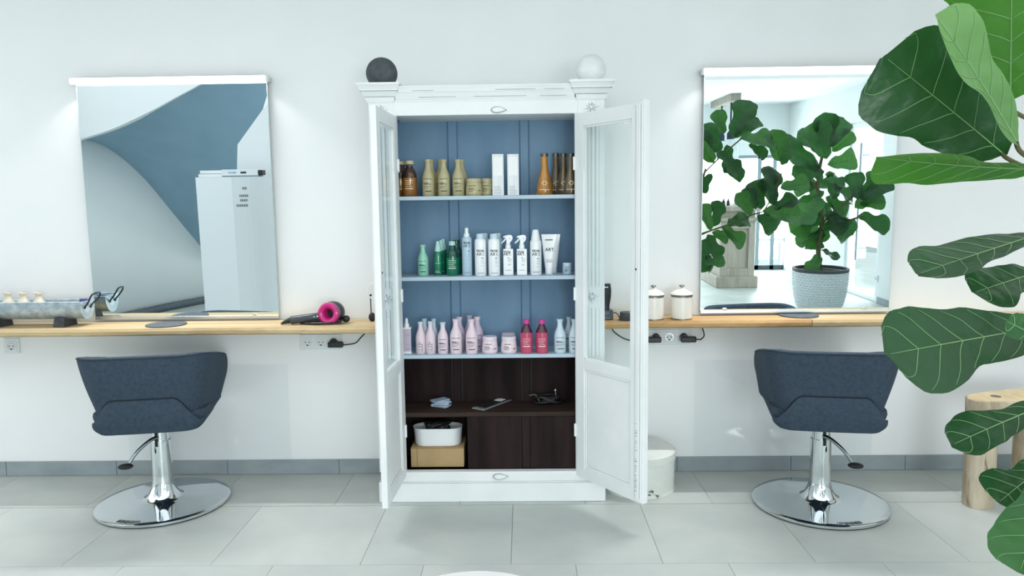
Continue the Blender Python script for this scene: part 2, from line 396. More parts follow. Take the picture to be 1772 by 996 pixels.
def plug(x, z, sgn, lab, cable):
    t = thing('power_plug', lab, 'plug', (x, -.02, z), 'black power plugs')
    MB(Matrix.Translation((x, -.012, z)) @ Matrix.Rotation(pi/2, 4, 'X')).lathe([(.019, 0), (.019, .02), (.014, .03)], n=18).build('plug_head', 'dark_plastic', t, True)
    MB().box(x-.022, x+.058, -.062, -.034, z-.024, z+.006).build('adapter_body', 'dark_plastic', t, bevel=.007) if sgn > 0 else \
        MB().box(x-.050, x+.022, -.062, -.034, z-.024, z+.006).build('adapter_body', 'dark_plastic', t, bevel=.007)
    MB().tube(spline([(x+sgn*.05, -.048, z-.01), (x+sgn*.075, -.048, z-.010)]+cable), .0032, 8).build('cable', 'cable', t, True)
plug(-1.003, .716, 1, 'black adapter plugged in below the hair dryer', [(-.88, -.05, .715), (-.855, -.04, .74), (-.82, -.03, .775), (-.80, -.03, .796)])
plug(.682, .725, -1, 'black plug beside the cabinet door, cable to the left', [(.58, -.05, .712), (.52, -.05, .72), (.46, -.04, .76), (.45, -.03, .796)])
plug(.826, .725, 1, 'black plug at the far end of the socket row, cable bent upward', [(.908, -.05, .716), (.925, -.045, .735), (.918, -.04, .77), (.91, -.03, .796)])

# ================================================================== THE CABINET
CX = -.166; FY = -.40; OX0, OX1 = -.578, .238; BX0, BX1 = -.704, .374
cab = thing('display_cabinet', 'white distressed wooden cabinet with open doors and blue interior full of bottles', 'cabinet', (CX, -.2, 0))
# carcass
IX0, IX1 = BX0+.036, BX1-.036                   # the interior is wider than the door opening
for a, b in ((BX0+.012, BX0+.030), (BX1-.030, BX1-.012)): MB().box(a, b, FY+.012, -.02, .10, 1.90).build('side_panel', 'white_paint_v', cab)
for a, b in ((BX0+.012, OX0), (OX1, BX1-.012)): MB().box(a, b, FY+.002, FY+.030, .147, 1.83).build('front_stile', 'white_paint_v', cab)
MB().box(BX0+.014, BX1-.014, -.128, -.110, .10, 1.90).build('rear_wall', 'white_paint_v', cab)
pl = MB().box(BX0-.004, BX1+.004, FY-.012, -.02, 0, .098).build('plinth', 'white_paint', cab, bevel=.004)
MB().box(BX0+.004, BX1-.004, FY-.006, -.02, .098, .147).build('plinth_moulding', 'white_paint', cab, bevel=.005)
MB().box(BX0+.02, BX1-.02, FY-.013, FY-.0118, .094, .0955).build('paint_crack', 'crack_and_shade', pl)
MB().box(OX0-.02, OX1+.02, FY, -.02, 1.826, 1.90).build('frieze', 'white_paint', cab, bevel=.003)
cr = MB()
for (z0, z1, p0, p1) in ((1.888, 1.898, .003, .006), (1.898, 1.905, .010, .012), (1.905, 1.928, .013, .024), (1.928, 1.934, .028, .028), (1.934, 1.948, .029, .034), (1.948, 1.954, .036, .036)):
    cr.frustum((OX0, OX1, FY-p0, -.02), (OX0, OX1, FY-p1, -.02), z0, z1)
crn = cr.build('crown_moulding', 'white_paint', cab)
for z, xa, xb in ((1.907, -.47, -.30), (1.907, -.22, .02), (1.934, -.12, .06), (1.934, .10, .19), (1.906, .08, .2), (1.934, -.5, -.4)):
    MB().box(xa, xb, FY-.0295 if z > 1.93 else FY-.0140, FY-.005, z-.002, z-.0005).build('paint_crack', 'crack_and_shade', crn)
MB().box(BX0+.02, BX1-.02, FY+.05, -.02, 1.90, 1.955).build('top_board', 'white_paint', cab)
def pilaster(x0, x1):
    c = (x0+x1)/2
    p = MB().box(x0, x1, FY-.004, FY+.03, .147, 1.89).build('pilaster', 'white_paint_v', cab, bevel=.002)
    cp = MB()
    for (z0, z1, a, b) in ((1.886, 1.893, .006, .008), (1.893, 1.910, .010, .014), (1.910, 1.934, .017, .034), (1.934, 1.940, .038, .038), (1.940, 1.958, .038, .050), (1.958, 1.968, .054, .054)):
        cp.frustum((x0-a*.75, x1+a*.75, FY-.004-a, -.02), (x0-b*.75, x1+b*.75, FY-.004-b, -.02), z0, z1)
    k = cp.build('capital', 'white_paint', cab)
    MB().box(x0-.03, x1+.03, FY-.0435, FY-.02, 1.9330, 1.9344).build('paint_crack', 'crack_and_shade', k); MB().box(x0-.01, x1+.01, FY-.0225, FY-.01, 1.9090, 1.9103).build('paint_crack', 'crack_and_shade', k)
    for za, zb in ((1.035, 1.775), (.70, .935), (.2, .62)):          # reeds between the rosettes
        for i in range(4):
            xx = c+(i-1.5)*.0185
            m = MB().box(xx-.0062, xx+.0062, FY-.0095, FY-.003, za, zb-.006)
            m.prism([(cos(a)*.0062, sin(a)*.0062) for a in [pi*q/8 for q in range(9)]], lambda a, b, xx=xx, zb=zb: (xx+a, FY-.0095, zb-.006+b), lambda a, b, xx=xx, zb=zb: (xx+a, FY-.003, zb-.006+b))
            m.build('reed', 'white_paint_v', p)
            MB().box(xx+.0066, xx+.0078, FY-.0046, FY-.003, za, zb-.004).build('groove', 'crack_and_shade', p)
    for zc in (1.852, .985):                                          # carved rosettes
        m = MB()
        for q in range(8):
            a = 2*pi*q/8+.2; dx, dz = cos(a), sin(a); L0, L1 = .010, .036 if q % 2 == 0 else .028
            m.prism([(L0, -.002), (.022, -.0075), (L1, 0), (.022, .0075), (L0, .002)],
                    lambda s_, w, dx=dx, dz=dz: (c+dx*s_-dz*w, FY-.004, zc+(dz*s_+dx*w)*.85), lambda s_, w, dx=dx, dz=dz: (c+dx*s_-dz*w*.5, FY-.012, zc+(dz*s_+dx*w*.5)*.85))
        m.ball((c, FY-.006, zc), .009, .009, .009, 12, 8)
        m.build('rosette', 'white_paint', p)
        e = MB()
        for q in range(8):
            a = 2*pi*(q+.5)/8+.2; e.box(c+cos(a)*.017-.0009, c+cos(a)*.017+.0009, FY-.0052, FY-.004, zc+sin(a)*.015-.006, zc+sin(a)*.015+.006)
        e.build('rosette_shade', 'crack_and_shade', p)  # dark strips between the petals, shade of the carving drawn in
pilaster(BX0, OX0-.012); pilaster(OX1+.014, BX1)
for (px, py, flipz, yy) in ((863, 190, 1, FY-.001), (866, 824, -1, FY-.008)):   # shell shaped latches
    P = onY(px, py, yy); m = MB()
    out = [(-.034, 0), (-.03, .008), (-.018, .013), (-.002, .014), (.014, .010), (.028, .003), (.036, -.001), (.02, -.008), (0, -.013), (-.018, -.013), (-.03, -.008)]
    m.prism(out, lambda a, b: (P.x+a, yy, P.z+b*flipz), lambda a, b: (P.x+a*.8, yy-.010, P.z+b*.8*flipz))
    m.build('latch', 'white_paint', cab, bevel=.003)
    MB().prism([(a*1.08, b*1.12) for a, b in out], lambda a, b: (P.x+a, yy, P.z+b*flipz), lambda a, b: (P.x+a, yy-.0012, P.z+b*flipz)).build('latch_outline', 'crack_and_shade', cab)
# interior
ZS = [onY(845, 341-3, FY+.03).z, onY(845, 478, FY+.03).z, onY(845, 613.5, FY+.025).z]     # tops of three shelves
ZD = onY(845, 713, FY+.03).z
bx = [IX0, onY(780, 420, -.15).x, onY(793, 420, -.15).x, onY(903, 420, -.15).x, onY(915, 420, -.15).x, IX1]
for (z0, z1, mp, ml, tone) in ((ZS[2]-.01, 1.84, 'blue_paint', 'blue_line', 0), (.14, ZS[2]-.01, 'dark_wood', 'black_rubber', 1)):
    for a in (0, 2, 4): MB().box(bx[a], bx[a+1], -.148, -.13, z0, z1).build('back_board', mp, cab)
    for a in (1, 3):
        MB().box(bx[a]-.003, bx[a+1]+.003, -.158, -.13, z0, z1).build('back_batten', mp, cab, bevel=.004)
        MB().box(bx[a]-.009, bx[a]-.003, -.1495, -.13, z0, z1).box(bx[a+1]+.003, bx[a+1]+.009, -.1495, -.13, z0, z1).build('batten_joint', ml, cab)
    MB().box(IX0-.005, IX0, FY+.031, -.13, z0, z1).build('side_lining', mp, cab)
    MB().box(IX1, IX1+.005, FY+.031, -.13, z0, z1).build('side_lining', mp, cab)
MB().box(IX0, IX1, FY+.031, -.13, 1.835, 1.845).build('inner_top', 'blue_paint', cab)
for z, yf in zip(ZS, (FY+.03, FY+.03, FY+.03)): MB().box(IX0+.001, IX1-.001, yf+.002, -.15, z-.018, z).build('shelf', 'shelf_paint', cab, bevel=.002)
MB().box(IX0+.001, IX1-.001, FY+.032, -.15, ZD-.022, ZD).build('shelf', 'dark_wood_h', cab, bevel=.002, label='dark brown wooden shelf')
MB().box(IX0, IX1, FY+.031, -.13, .12, .147).build('inner_floor', 'box_wood', cab)
xp = [onY(809, 760, FY+.035).x, onY(903, 760, FY+.035).x, onY(918, 760, FY+.035).x, IX1-.002]
MB().box(xp[0], xp[1], FY+.035, FY+.055, .148, ZD-.023).build('front_board', 'dark_wood', cab, bevel=.002)
MB().box(xp[1]+.001, xp[2]-.001, FY+.039, FY+.057, .148, ZD-.023).build('front_board', 'dark_wood', cab, bevel=.002)
MB().box(xp[2], xp[3], FY+.035, FY+.055, .148, ZD-.023).build('front_board', 'dark_wood', cab, bevel=.002)
MB().box(xp[0], xp[0]+.014, FY+.055, -.15, .148, ZD-.023).build('divider', 'dark_wood', cab)
# doors
def door(hx, fx, fy, w_out, zb, zt, astragal):
    h = Vector((hx, FY-.006, 0)); d = Vector((fx, fy, 0))-h; w = d.length; d.normalize()
    n = Vector((-d.y, d.x, 0)) * w_out                 # towards the outer face
    T = Matrix(((d.x, n.x, 0, h.x), (d.y, n.y, 0, h.y), (0, 0, 1, 0), (0, 0, 0, 1)))
    th = .026; gz0, gz1 = .70, 1.762; st = .062; L = []
    fr = MB(T).box(0, st, 0, th, zb, zt).box(w-st, w, 0, th, zb, zt)
    dr = fr.build('door', 'white_paint_v', cab, bevel=.002)
    for a, b in ((gz1, zt), (.655, gz0), (zb, zb+.052)): MB(T).box(st, w-st, 0, th, a, b).build('rail', 'white_paint', dr, bevel=.002)
    MB(T).box(st-.004, w-st+.004, .010, .014, gz0-.004, gz1+.004).build('glass_pane', 'pane', dr)
    MB(T).box(st-.002, w-st+.002, .009, .018, zb+.05, .657).build('lower_panel', 'white_paint_v', dr)
    b = MB(T)
    for a, c_, e, f in ((st, w-st, gz0, gz0+.008), (st, w-st, gz1-.008, gz1), (st, st+.007, gz0, gz1), (w-st-.007, w-st, gz0, gz1)): b.box(a, c_, .003, .010, e, f)
    b.build('glazing_bead', 'white_paint', dr)
    b = MB(T)
    for a, c_, e, f in ((st, w-st, zb+.052, zb+.064), (st, w-st, .643, .655), (st, st+.012, zb+.06, .65), (w-st-.012, w-st, zb+.06, .65)): b.box(a, c_, .004, .010, e, f)
    b.build('panel_bead', 'white_paint', dr, bevel=.002)
    b = MB(T)
    b.box(st+.013, w-st-.013, .0085, .0092, zb+.0645, zb+.0655).box(st+.013, w-st-.02, .0085, .0092, .6415, .6428).box(st+.0125, st+.0135, .0085, .0092, zb+.07, .64)
    b.box(st-.001, w-st, .0022, .0030, gz1-.0006, gz1+.001).box(st-.001, st+.0004, .0022, .003, gz1-.2, gz1).build('paint_crack', 'crack_and_shade', dr)
    if astragal:
        MB(T).box(w-.030, w-.006, -.006, 0, zb+.01, zt).box(w-.004, w+.012, .004, th+.008, zb, zt+.012).build('cover_strip', 'white_paint_v', dr, bevel=.003)
        MB(T).box(w-.0345, w-.0335, -.0012, 0, zb+.02, zt-.01).box(w-.003, w-.0022, -.0012, .002, zb+.02, zt-.01).build('joint_line', 'crack_and_shade', dr)
        b = MB(T); rr = random.Random(4)
        for i in range(34):
            zc = zb+.05+.30*rr.random()**1.6; b.box(w-.026, w-.026+rr.uniform(.006, .014), -.0068, -.006, zc, zc+.0018)
        b.build('chipped_paint', 'crack_and_shade', dr)
    MB(T).box(w-.027 if astragal else w-.024, w-.021, -.009 if astragal else -.003, .0, 1.135, 1.143).build('keyhole', 'black_rubber', dr)
    for zc in (.35, 1.0, 1.6): MB(T).lathe([(.006, zc-.03), (.006, zc+.03)], (.0, -.003, 0), 10).build('hinge', 'white_paint', dr, True)
    return dr
door(OX1-.001, .487, -.765, 1, .128, 1.822, True)
door(OX0+.002, -.593, -.80, -1, .128, 1.822, False)
# balls on the capitals
c = onY(663, 121, -.38); r = wid(27, c)
o = tag(MB().ball((-.641, -.38, 1.968+r*.72), r, n=32, m=22, z0=-.72).build('decorative_ball', 'stone', None, True), 'dark grey pitted stone ball on the left cabinet capital', 'ball', 'balls on the cabinet')
o = tag(MB().ball((.314, -.38, 1.968+r*.75), r*.96, n=32, m=22, z0=-.75).build('decorative_ball', 'marble', None, True), 'white marble ball on the right cabinet capital', 'ball', 'balls on the cabinet')

# ================================================================== PRODUCTS ON THE SHELVES
def pmat(name, col, rough=.3, **k): mat(name, col, rough, **k); return name
pmat('p_beige', 'b3ac86', .3, col2='a9a27a', scale=(20, 20, 20), coat=.3); pmat('p_amber', '9c6a2c', .12, coat=.6, col2='7a4d1c', scale=(9, 9, 9)); pmat('p_amber_top', '3d241a', .12, coat=.6)
pmat('p_creamcap', 'b9b18a', .35); pmat('p_box', 'e3e9eb', .3, col2='d5dcde', scale=(30, 30, 3)); pmat('p_gold', 'b9812e', .12, coat=.7, col2='8d5d1c', scale=(20, 20, 8)); pmat('p_smoke', '6b5a3c', .12, coat=.7, col2='4f4430', scale=(20, 20, 8))
pmat('p_cap_grey', '6e6a66', .25, metal=.7); pmat('p_mint', '8fcdb6', .3, coat=.3); pmat('p_green', '0f7a58', .12, coat=.6, col2='126b50', scale=(20, 20, 20)); pmat('p_green_dk', '0c4a3c', .15, coat=.5)
pmat('p_mintcap', 'a8d8cf', .35); pmat('p_silver', 'a9c3d3', .3, coat=.3); pmat('p_white', 'e9eef1', .3, coat=.3); pmat('p_clear', 'bcd0da', .12, coat=.6)
pmat('p_pink', 'dccbd4', .3, coat=.3); pmat('p_lilac', 'c3b6c9', .3, coat=.3); pmat('p_red', 'b83c62', .18, coat=.6, col2='c64d6e', scale=(15, 15, 15)); pmat('p_wine', '4a1230', .18, coat=.6); pmat('p_magcap', 'c2408f', .3)
pmat('p_ice', 'c3d6df', .3, coat=.3); pmat('p_pinklid', 'd5ccd6', .35)
def spot(px, py, z): P = onZ(px, py, z); return P
def strips(m, r, rows, cx, cy, z0, h, a0=0.):
    # printed lines wrapped on a round body: rows of (height fraction, left angle, right angle, thickness)
    for zf, al, ar, th in rows:
        n = 5; z = z0+h*zf
        m.grid(lambda u, v: (cx+r*sin(a0+al+(ar-al)*u), cy-r*cos(a0+al+(ar-al)*u), z+th*(v-.5)), n, 1)
    return m
def wrap_text(m, body, size, r, ang, z, cx, cy, a0=0., bold=0.):
    vs, fs = text_mesh(body, size, bold)
    m.add([(cx+r*sin(a0+ang+p.x/r), cy-r*cos(a0+ang+p.x/r), z+p.y) for p in vs], fs); return m
def scaled(prof, r, h): return [(max(a*r, 1e-4), b*h) for a, b in prof]
PROF_MILK = [(.90, 0), (1, .025), (1, .50), (.96, .56), (.84, .63), (.66, .70), (.52, .76), (.45, .83), (.43, .93)]
PROF_SHAM = [(.90, 0), (1, .03), (1, .52), (.97, .60), (.86, .68), (.68, .75), (.52, .80), (.47, .86)]
def place(name, label, cat, px, yb, yt, w, zs, group, dy=0.):
    P = spot(px, yb, zs)
    if zs > 1.3: P = Vector((0, FY+.085, zs))          # eye level shelf: front row stands just behind the edge
    yfr = FY+.038+.5*w*3.5/FPX
    P = Vector((0, min(max(P.y, yfr)+dy, -.18), zs)); P.x = onY(px, (yb+yt)/2, P.y).x
    h = onY(px, yt, P.y).z-zs; r = wid(w, P)/2
    t = thing(name, label, cat, (P.x, P.y, zs), group); a0 = math.atan2(-P.x, P.y-CAM.y)
    return t, P.x, P.y, h, r, a0*0
def milk(label, px, yb, yt, w, zs, col, cap, prn, group, dy=0, rows=None, name='shampoo_bottle'):
    t, x, y, h, r, a = place(name, label, 'bottle', px, yb, yt, w, zs, group, dy)
    MB().lathe(scaled(PROF_MILK, r, h), (x, y, zs), 24).build('body', col, t, True)
    MB().lathe(scaled([(.47, .91), (.55, .975), (.56, .985), (.56, 1.0), (.5, 1.0)], r, h), (x, y, zs), 20).build('cap', cap, t, True)
    m = strips(MB(), r*1.012, rows or [(.47, -.75, .75, .0022), (.36, -.7, .2, .003), (.33, -.7, .55, .003), (.27, -.7, .6, .0016), (.23, -.7, .3, .0016), (.14, -.45, .6, .004)], x, y, zs, h)
    m.build('label_print', prn, t); return t
def capped(label, px, yb, yt, w, zs, low, up, cap, prn, group, dy=0, split=.56, name='shampoo_bottle', wide=.5, capz=.87):
    t, x, y, h, r, a = place(name, label, 'bottle', px, yb, yt, w, zs, group, dy)
    P = [(q, b) for q, b in PROF_SHAM]
    lo = [p for p in P if p[1] <= split]+[(.97, split+.02)]; hi = [(.97, split+.02)]+[p for p in P if p[1] > split+.05]
    MB().lathe(scaled(lo, r, h), (x, y, zs), 24).build('body', low, t, True)
    MB().lathe(scaled(hi, r, h), (x, y, zs), 24).build('shoulder', up, t, True)
    MB().lathe(scaled([(wide, capz), (wide, .99), (wide*.9, 1.0)], r, h), (x, y, zs), 20).build('cap', cap, t, True)
    if prn: strips(MB(), r*1.012, [(.44, -.6, .6, .0016), (.38, -.6, .6, .0014), (.33, -.6, .3, .0012), (.22, -.6, .6, .003), (.28, -.5, .5, .0012)], x, y, zs, h).build('label_print', prn, t)
    return t
def jar(label, px, yb, yt, w, zs, col, lid, prn, group, dy=0, taper=.86, name='hair_mask_jar'):
    t, x, y, h, r, a = place(name, label, 'jar', px, yb, yt, w, zs, group, dy)
    MB().lathe(scaled([(.88, 0), (.98, .06), (1, .16), (.98, .35), (taper+.02, .76), (taper, .78)], r, h), (x, y, zs), 28).build('body', col, t, True)
    MB().lathe(scaled([(taper+.03, .79), (taper+.03, .95), (taper-.02, 1.0)], r, h), (x, y, zs), 28).build('lid', lid, t, True)
    if prn: strips(MB(), r*1.0, [(.56, -.6, .5, .002)], x, y, zs, h)
    if prn:
        m = MB()
        for zf, al, ar, th in ((.58, -.6, .3, .002), (.42, -.65, .05, .0025), (.34, -.65, .2, .0016), (.26, -.65, 0, .0016), (.30, .55, .95, .003)):
            rr = r*(1.0 if zf < .36 else .985)*1.005+.0006; strips(m, rr, [(zf, al, ar, th)], x, y, zs, h)
        m.build('label_print', prn, t)
    return t
z1, z2, z3 = ZS
G = 'hair products on the shelves'
# --- top shelf
g = 'amber bottles on the top shelf'
capped('amber bottle half hidden by the left cabinet door', 693, 336.5, 279, 23, z1, 'p_amber', 'p_amber_top', 'p_creamcap', 'print_gold', g, .055, .50, 'oil_bottle', .62, .9)
capped('amber bottle with cream cap at the front of the top shelf', 709, 336.5, 278, 25, z1, 'p_amber', 'p_amber_top', 'p_creamcap', 'print_gold', g, 0, .50, 'oil_bottle', .62, .9)
capped('amber bottle standing behind the front amber bottle', 701, 336.5, 279, 25, z1, 'p_amber', 'p_amber_top', 'p_creamcap', None, g, .13, .50, 'oil_bottle', .62, .9)
g = 'beige bottles on the top shelf'
for px, l in ((741, 'beige bottle next to the amber bottles, front row'), (768, 'middle beige bottle of the front three'), (793, 'beige bottle next to the beige jars, front row')):
    milk(l, px, 336, 276, 21, z1, 'p_beige', 'p_beige', 'print_dark', g)
for px, l in ((746, 'beige bottle behind the one by the amber bottles'), (763, 'beige bottle behind the middle beige bottle'), (799, 'beige bottle behind the one by the beige jars')):
    milk(l, px, 336, 276.5, 20, z1, 'p_beige', 'p_beige', 'print_dark', g, .07)
jar('beige jar in front, beside the beige bottles', 820, 336, 309, 29, z1, 'p_beige', 'p_beige', 'print_dark', 'beige jars'); jar('beige jar half hidden behind the white box', 843, 336, 309, 26, z1, 'p_beige', 'p_beige', 'print_dark', 'beige jars', .04)
for px, l in ((862, 'tall white product box next to the beige jar'), (888, 'tall white product box nearer the golden bottles')):
    t, x, y, h, r, a = place('product_box', l, 'box', px, 337, 267, 19.5, z1, 'tall white boxes on the top shelf')
    MB().box(x-r, x+r, y-r, y+r, z1, z1+h).build('carton', 'p_box', t, bevel=.001)
    m = MB()
    for k in range(6): m.box(x-r*.7, x+r*random.uniform(.2, .75), y-r-.0006, y-r, z1+h*(.04+.035*k), z1+h*(.047+.035*k))
    m.build('label_print', 'print_grey', t)
    MB().box(x-r*.78, x+r*.78, y-r-.0005, y-r, z1+h*.48, z1+h*.93).build('printed_panel', 'paper', t)
def goldb(label, px, w, col, dy=0):
    t, x, y, h, r, a = place('oil_bottle', label, 'bottle', px, 336 if dy == 0 else 335, 265, w, z1, 'golden oil bottles', dy)
    MB().lathe(scaled([(.92, 0), (1, .03), (.98, .14), (.88, .27), (.70, .42), (.50, .58), (.42, .70), (.40, .92)], r, h), (x, y, z1), 24).build('body', col, t, True)
    MB().lathe(scaled([(.46, .92), (.46, .99), (.4, 1.0)], r, h), (x, y, z1), 18).build('cap', 'p_cap_grey', t, True)
    m = strips(MB(), r*1.0, [(.125, -.7, .7, .0025)], x, y, z1, h)
    for q in range(6):
        aa = 2*pi*q/6; zc = z1+h*(.28+.045*sin(aa)); xc = x+r*.26*cos(aa); m.ball((xc, y-r*.86, zc), .0035, .002, .0035, 8, 6)
    m.build('emblem', 'print_gold', t)
goldb('golden oil bottle standing in front of the darker ones', 942, 28, 'p_gold'); goldb('dark oil bottle directly behind the golden one', 962, 25, 'p_smoke', .125); goldb('dark oil bottle between two other dark ones', 975, 25, 'p_smoke', .065); goldb('dark oil bottle at the right end of the top shelf', 988, 26, 'p_smoke', .0)
# --- middle shelf
milk('mint green bottle at the left of the middle shelf', 732, 476.5, 423, 19, z2, 'p_mint', 'p_mint', 'print_dark', G)
def gspray(label, px, yt, dy):
    t, x, y, h, r, a = place('spray_bottle', label, 'bottle', px, 476, yt, 15, z2, 'dark green sprays', dy)
    MB().lathe(scaled([(.93, 0), (1, .02), (1, .62), (.92, .68), (.8, .70)], r, h), (x, y, z2), 20).build('body', 'p_green', t, True)
    MB().lathe(scaled([(.78, .69), (.76, .74), (.42, .97), (.36, 1.0)], r, h), (x, y, z2), 20).build('cap', 'p_mintcap', t, True)
    strips(MB(), r*1.012, [(.36, -.6, .6, .0014), (.10, -.6, .6, .002), (.14, -.6, .3, .0012)], x, y, z2, h).build('label_print', 'print_light', t)
gspray('dark green spray bottle with mint cap, front', 758, 417, 0); gspray('green spray bottle with mint cap, second in its row', 763.5, 415, .05); gspray('green spray bottle with mint cap, rearmost', 767, 413, .105)
capped('dark green shampoo bottle with white cap, front', 783, 476, 417, 23, z2, 'p_green', 'p_green_dk', 'p_mintcap', 'print_light', 'green shampoo bottles', 0, .5, 'shampoo_bottle', .5, .88)
capped('dark green shampoo bottle behind the front one', 790.5, 475, 415, 22, z2, 'p_green', 'p_green_dk', 'p_green_dk', None, 'green shampoo bottles', .08, .5, 'shampoo_bottle', .5, .88)
def tecni(t, x, y, z0, h, r, ztop, sz, size2=None):
    m = MB(); wrap_text(m, 'TECNI.', sz*.62, r*1.012, -.70, z0+h*ztop, x, y, 0, .0006); wrap_text(m, 'ART.', sz, r*1.012, -.70, z0+h*ztop-sz*.86, x, y, 0, .0002)
    strips(m, r*1.012, [(ztop-.15, .15, .6, .003)], x, y, z0, h); m.build('lettering', 'print_dark', t)
    strips(MB(), r*1.012, [(ztop-.2, .15, .7, .0012), (ztop-.235, .15, .6, .0012), (ztop-.27, .15, .75, .0012), (ztop-.33, .15, .6, .0012), (.07, -.5, .7, .0028)], x, y, z0, h).build('small_print', 'print_grey', t)
def can(label, px, yt, w, col, cap, kind, dy=0, letters=True, yb=476.5):
    t, x, y, h, r, a = place('aerosol_can', label, 'can', px, yb, yt, w, z2, 'white styling cans', dy)
    if kind == 'slim':
        MB().lathe(scaled([(.94, 0), (1, .015), (1, .745), (.95, .785), (.8, .80)], r, h), (x, y, z2), 24).build('body', col, t, True)
        MB().lathe(scaled([(.62, .80), (.62, .84), (.56, .87), (.40, .89), (.40, .97), (.34, .985)], r, h), (x, y, z2), 20).build('pump', 'p_white', t, True)
        MB().lathe(scaled([(.64, .80), (.62, 1.0), (.60, 1.0), (.61, .805)], r, h), (x, y, z2), 20, cap=False).build('clear_cap', 'pane', t, True)
        zt = .665
    elif kind == 'dome':
        MB().lathe(scaled([(.94, 0), (1, .015), (1, .80), (.95, .85), (.80, .875), (.72, .88)], r, h), (x, y, z2), 24).build('body', col, t, True)
        MB().lathe(scaled([(.70, .88), (.70, .985), (.64, 1.0)], r, h), (x, y, z2), 20).build('cap', 'p_clear', t, True); zt = .575
    else:
        MB().lathe(scaled([(.94, 0), (1, .015), (1, .70), (.96, .745), (.80, .77)], r, h), (x, y, z2), 24).build('body', col, t, True)
        MB().lathe(scaled([(.79, .765), (.78, .80), (.55, .97), (.46, 1.0)], r, h), (x, y, z2), 20).build('cap', 'p_white', t, True); zt = .515
    if letters: tecni(t, x, y, z2, h, r, zt, r*.78)
can('slim pale blue mousse can with clear cap', 808, 393, 17.5, 'p_silver', 'p_clear', 'slim')
can('white hairspray can beside the pale blue can', 831.5, 404, 20, 'p_white', 'p_clear', 'dome'); can('white can behind the hairspray can by the pale blue one', 838, 403, 19, 'p_silver', 'p_clear', 'dome', .07, False, 475)
can('white hairspray can beside the trigger sprays', 855, 404, 20, 'p_white', 'p_clear', 'dome'); can('white can behind the hairspray can by the trigger sprays', 861, 403, 19, 'p_silver', 'p_clear', 'dome', .07, False, 475)
def trigger(label, px):
    t, x, y, h, r, a = place('spray_bottle', label, 'bottle', px, 475.5, 406, 17.5, z2, 'white trigger sprays')
    MB().box(x-r, x+r, y-r*.6, y+r*.6, z2, z2+h*.655).build('body', 'p_white', t, bevel=.004)
    MB().lathe(scaled([(.55, .655), (.55, .74), (.42, .76), (.38, .80)], r, h), (x, y, z2), 18).build('collar', 'p_white', t, True)
    o = [(.25, .78), (.55, .83), (.80, .87), (.92, .92), (.80, .98), (.40, 1.0), (-.1, .995), (-.95, .965), (-1.0, .93), (-.5, .93), (-.3, .90), (-.35, .80), (-.25, .77)]
    MB().prism([(a*r, b*h) for a, b in o], lambda a, b: (x+a, y-.007, z2+b), lambda a, b: (x+a, y+.007, z2+b)).build('spray_head', 'p_white', t, bevel=.002)
    MB().tube([(x-.28*r, y, z2+.93*h), (x-.75*r, y, z2+.86*h), (x-1.35*r, y, z2+.79*h)], [.0045, .0045, .003], 8).build('trigger', 'p_white', t, True)
    MB(Matrix.Translation((x+.35*r, y-.0072, z2+.91*h)) @ Matrix.Rotation(pi/2, 4, 'X')).lathe([(.002, 0), (.002, .0008)], n=8).build('pivot', 'print_dark', t)
    m = MB(); f = y-r*.6-.0007
    for body, sz, zt in (('TECNI.', r*.46, .565), ('ART.', r*.74, .495)):
        vs, fs = text_mesh(body, sz, .0004); m.add([(x-r*.92+p.x, f, z2+h*zt+p.y) for p in vs], fs)
    m.box(x-r*.05, x+r*.15, f, f+.0005, z2+h*.425, z2+h*.445); m.build('lettering', 'print_dark', t)
    m = MB()
    for zf, b in ((.40, .8), (.37, .6), (.34, .7), (.27, .6), (.25, .5)): m.box(x-r*.1, x+r*b, f, f+.0005, z2+h*zf, z2+h*zf+.0014)
    m.box(x-r*.6, x+r*.6, f, f+.0005, z2+h*.12, z2+h*.13); m.build('small_print', 'print_grey', t)
trigger('white trigger spray bottle beside the hairspray can', 879.5); trigger('white trigger spray bottle beside the tall tapered cap', 903)
can('white styling bottle with tall tapered cap', 927, 397, 20, 'p_white', 'p_white', 'cone', yb=475)
def tube_(label, px, dy, prn):
    t, x, y, h, r, a = place('styling_tube', label, 'tube', px, 474, 405 if dy == 0 else 405, 26, z2, 'white styling tubes', dy)
    MB().slab(lambda u, v: (x+(-1+2*v)*r*(.56+.44*u), y-.012*(1-u)*sqrt(max(0, 1-(2*v-1)**2))-.0015, z2+h*(.16+.84*u)),
              lambda u, v: (x+(-1+2*v)*r*(.56+.44*u), y+.012*(1-u)*sqrt(max(0, 1-(2*v-1)**2))+.0015, z2+h*(.16+.84*u)), 10, 12).build('body', 'p_white', t, True)
    MB().lathe(scaled([(.50, 0), (.52, .01), (.52, .16), (.50, .165)], r, h), (x, y, z2), 20, 1, .8).build('cap', 'p_white', t, True)
    if prn:
        m = MB(); vs, fs = text_mesh('ART.', r*.62, .0002); m.add([(x-r*.5+p.x, y-.0085-.0010, z2+h*.58+p.y) for p in vs], fs); m.box(x-r*.5, x+r*.5, y-.0065, y-.006, z2+h*.85, z2+h*.87)
        m.build('lettering', 'print_dark', t)
        m = MB()
        for zf in (.36, .33, .30): m.box(x-r*.4, x+r*.45, y-.0125, y-.0120, z2+h*zf, z2+h*zf+.0016)
        m.build('small_print', 'print_grey', t)
tube_('white tube with flat crimped top, front', 950, 0, True); tube_('white tube behind the front tube', 956.5, .07, False)
jar('small silver jar at the right end of the middle shelf', 982, 474, 454, 17.5, z2, 'p_silver', 'p_clear', 'print_dark', G, 0, .92, 'wax_jar')
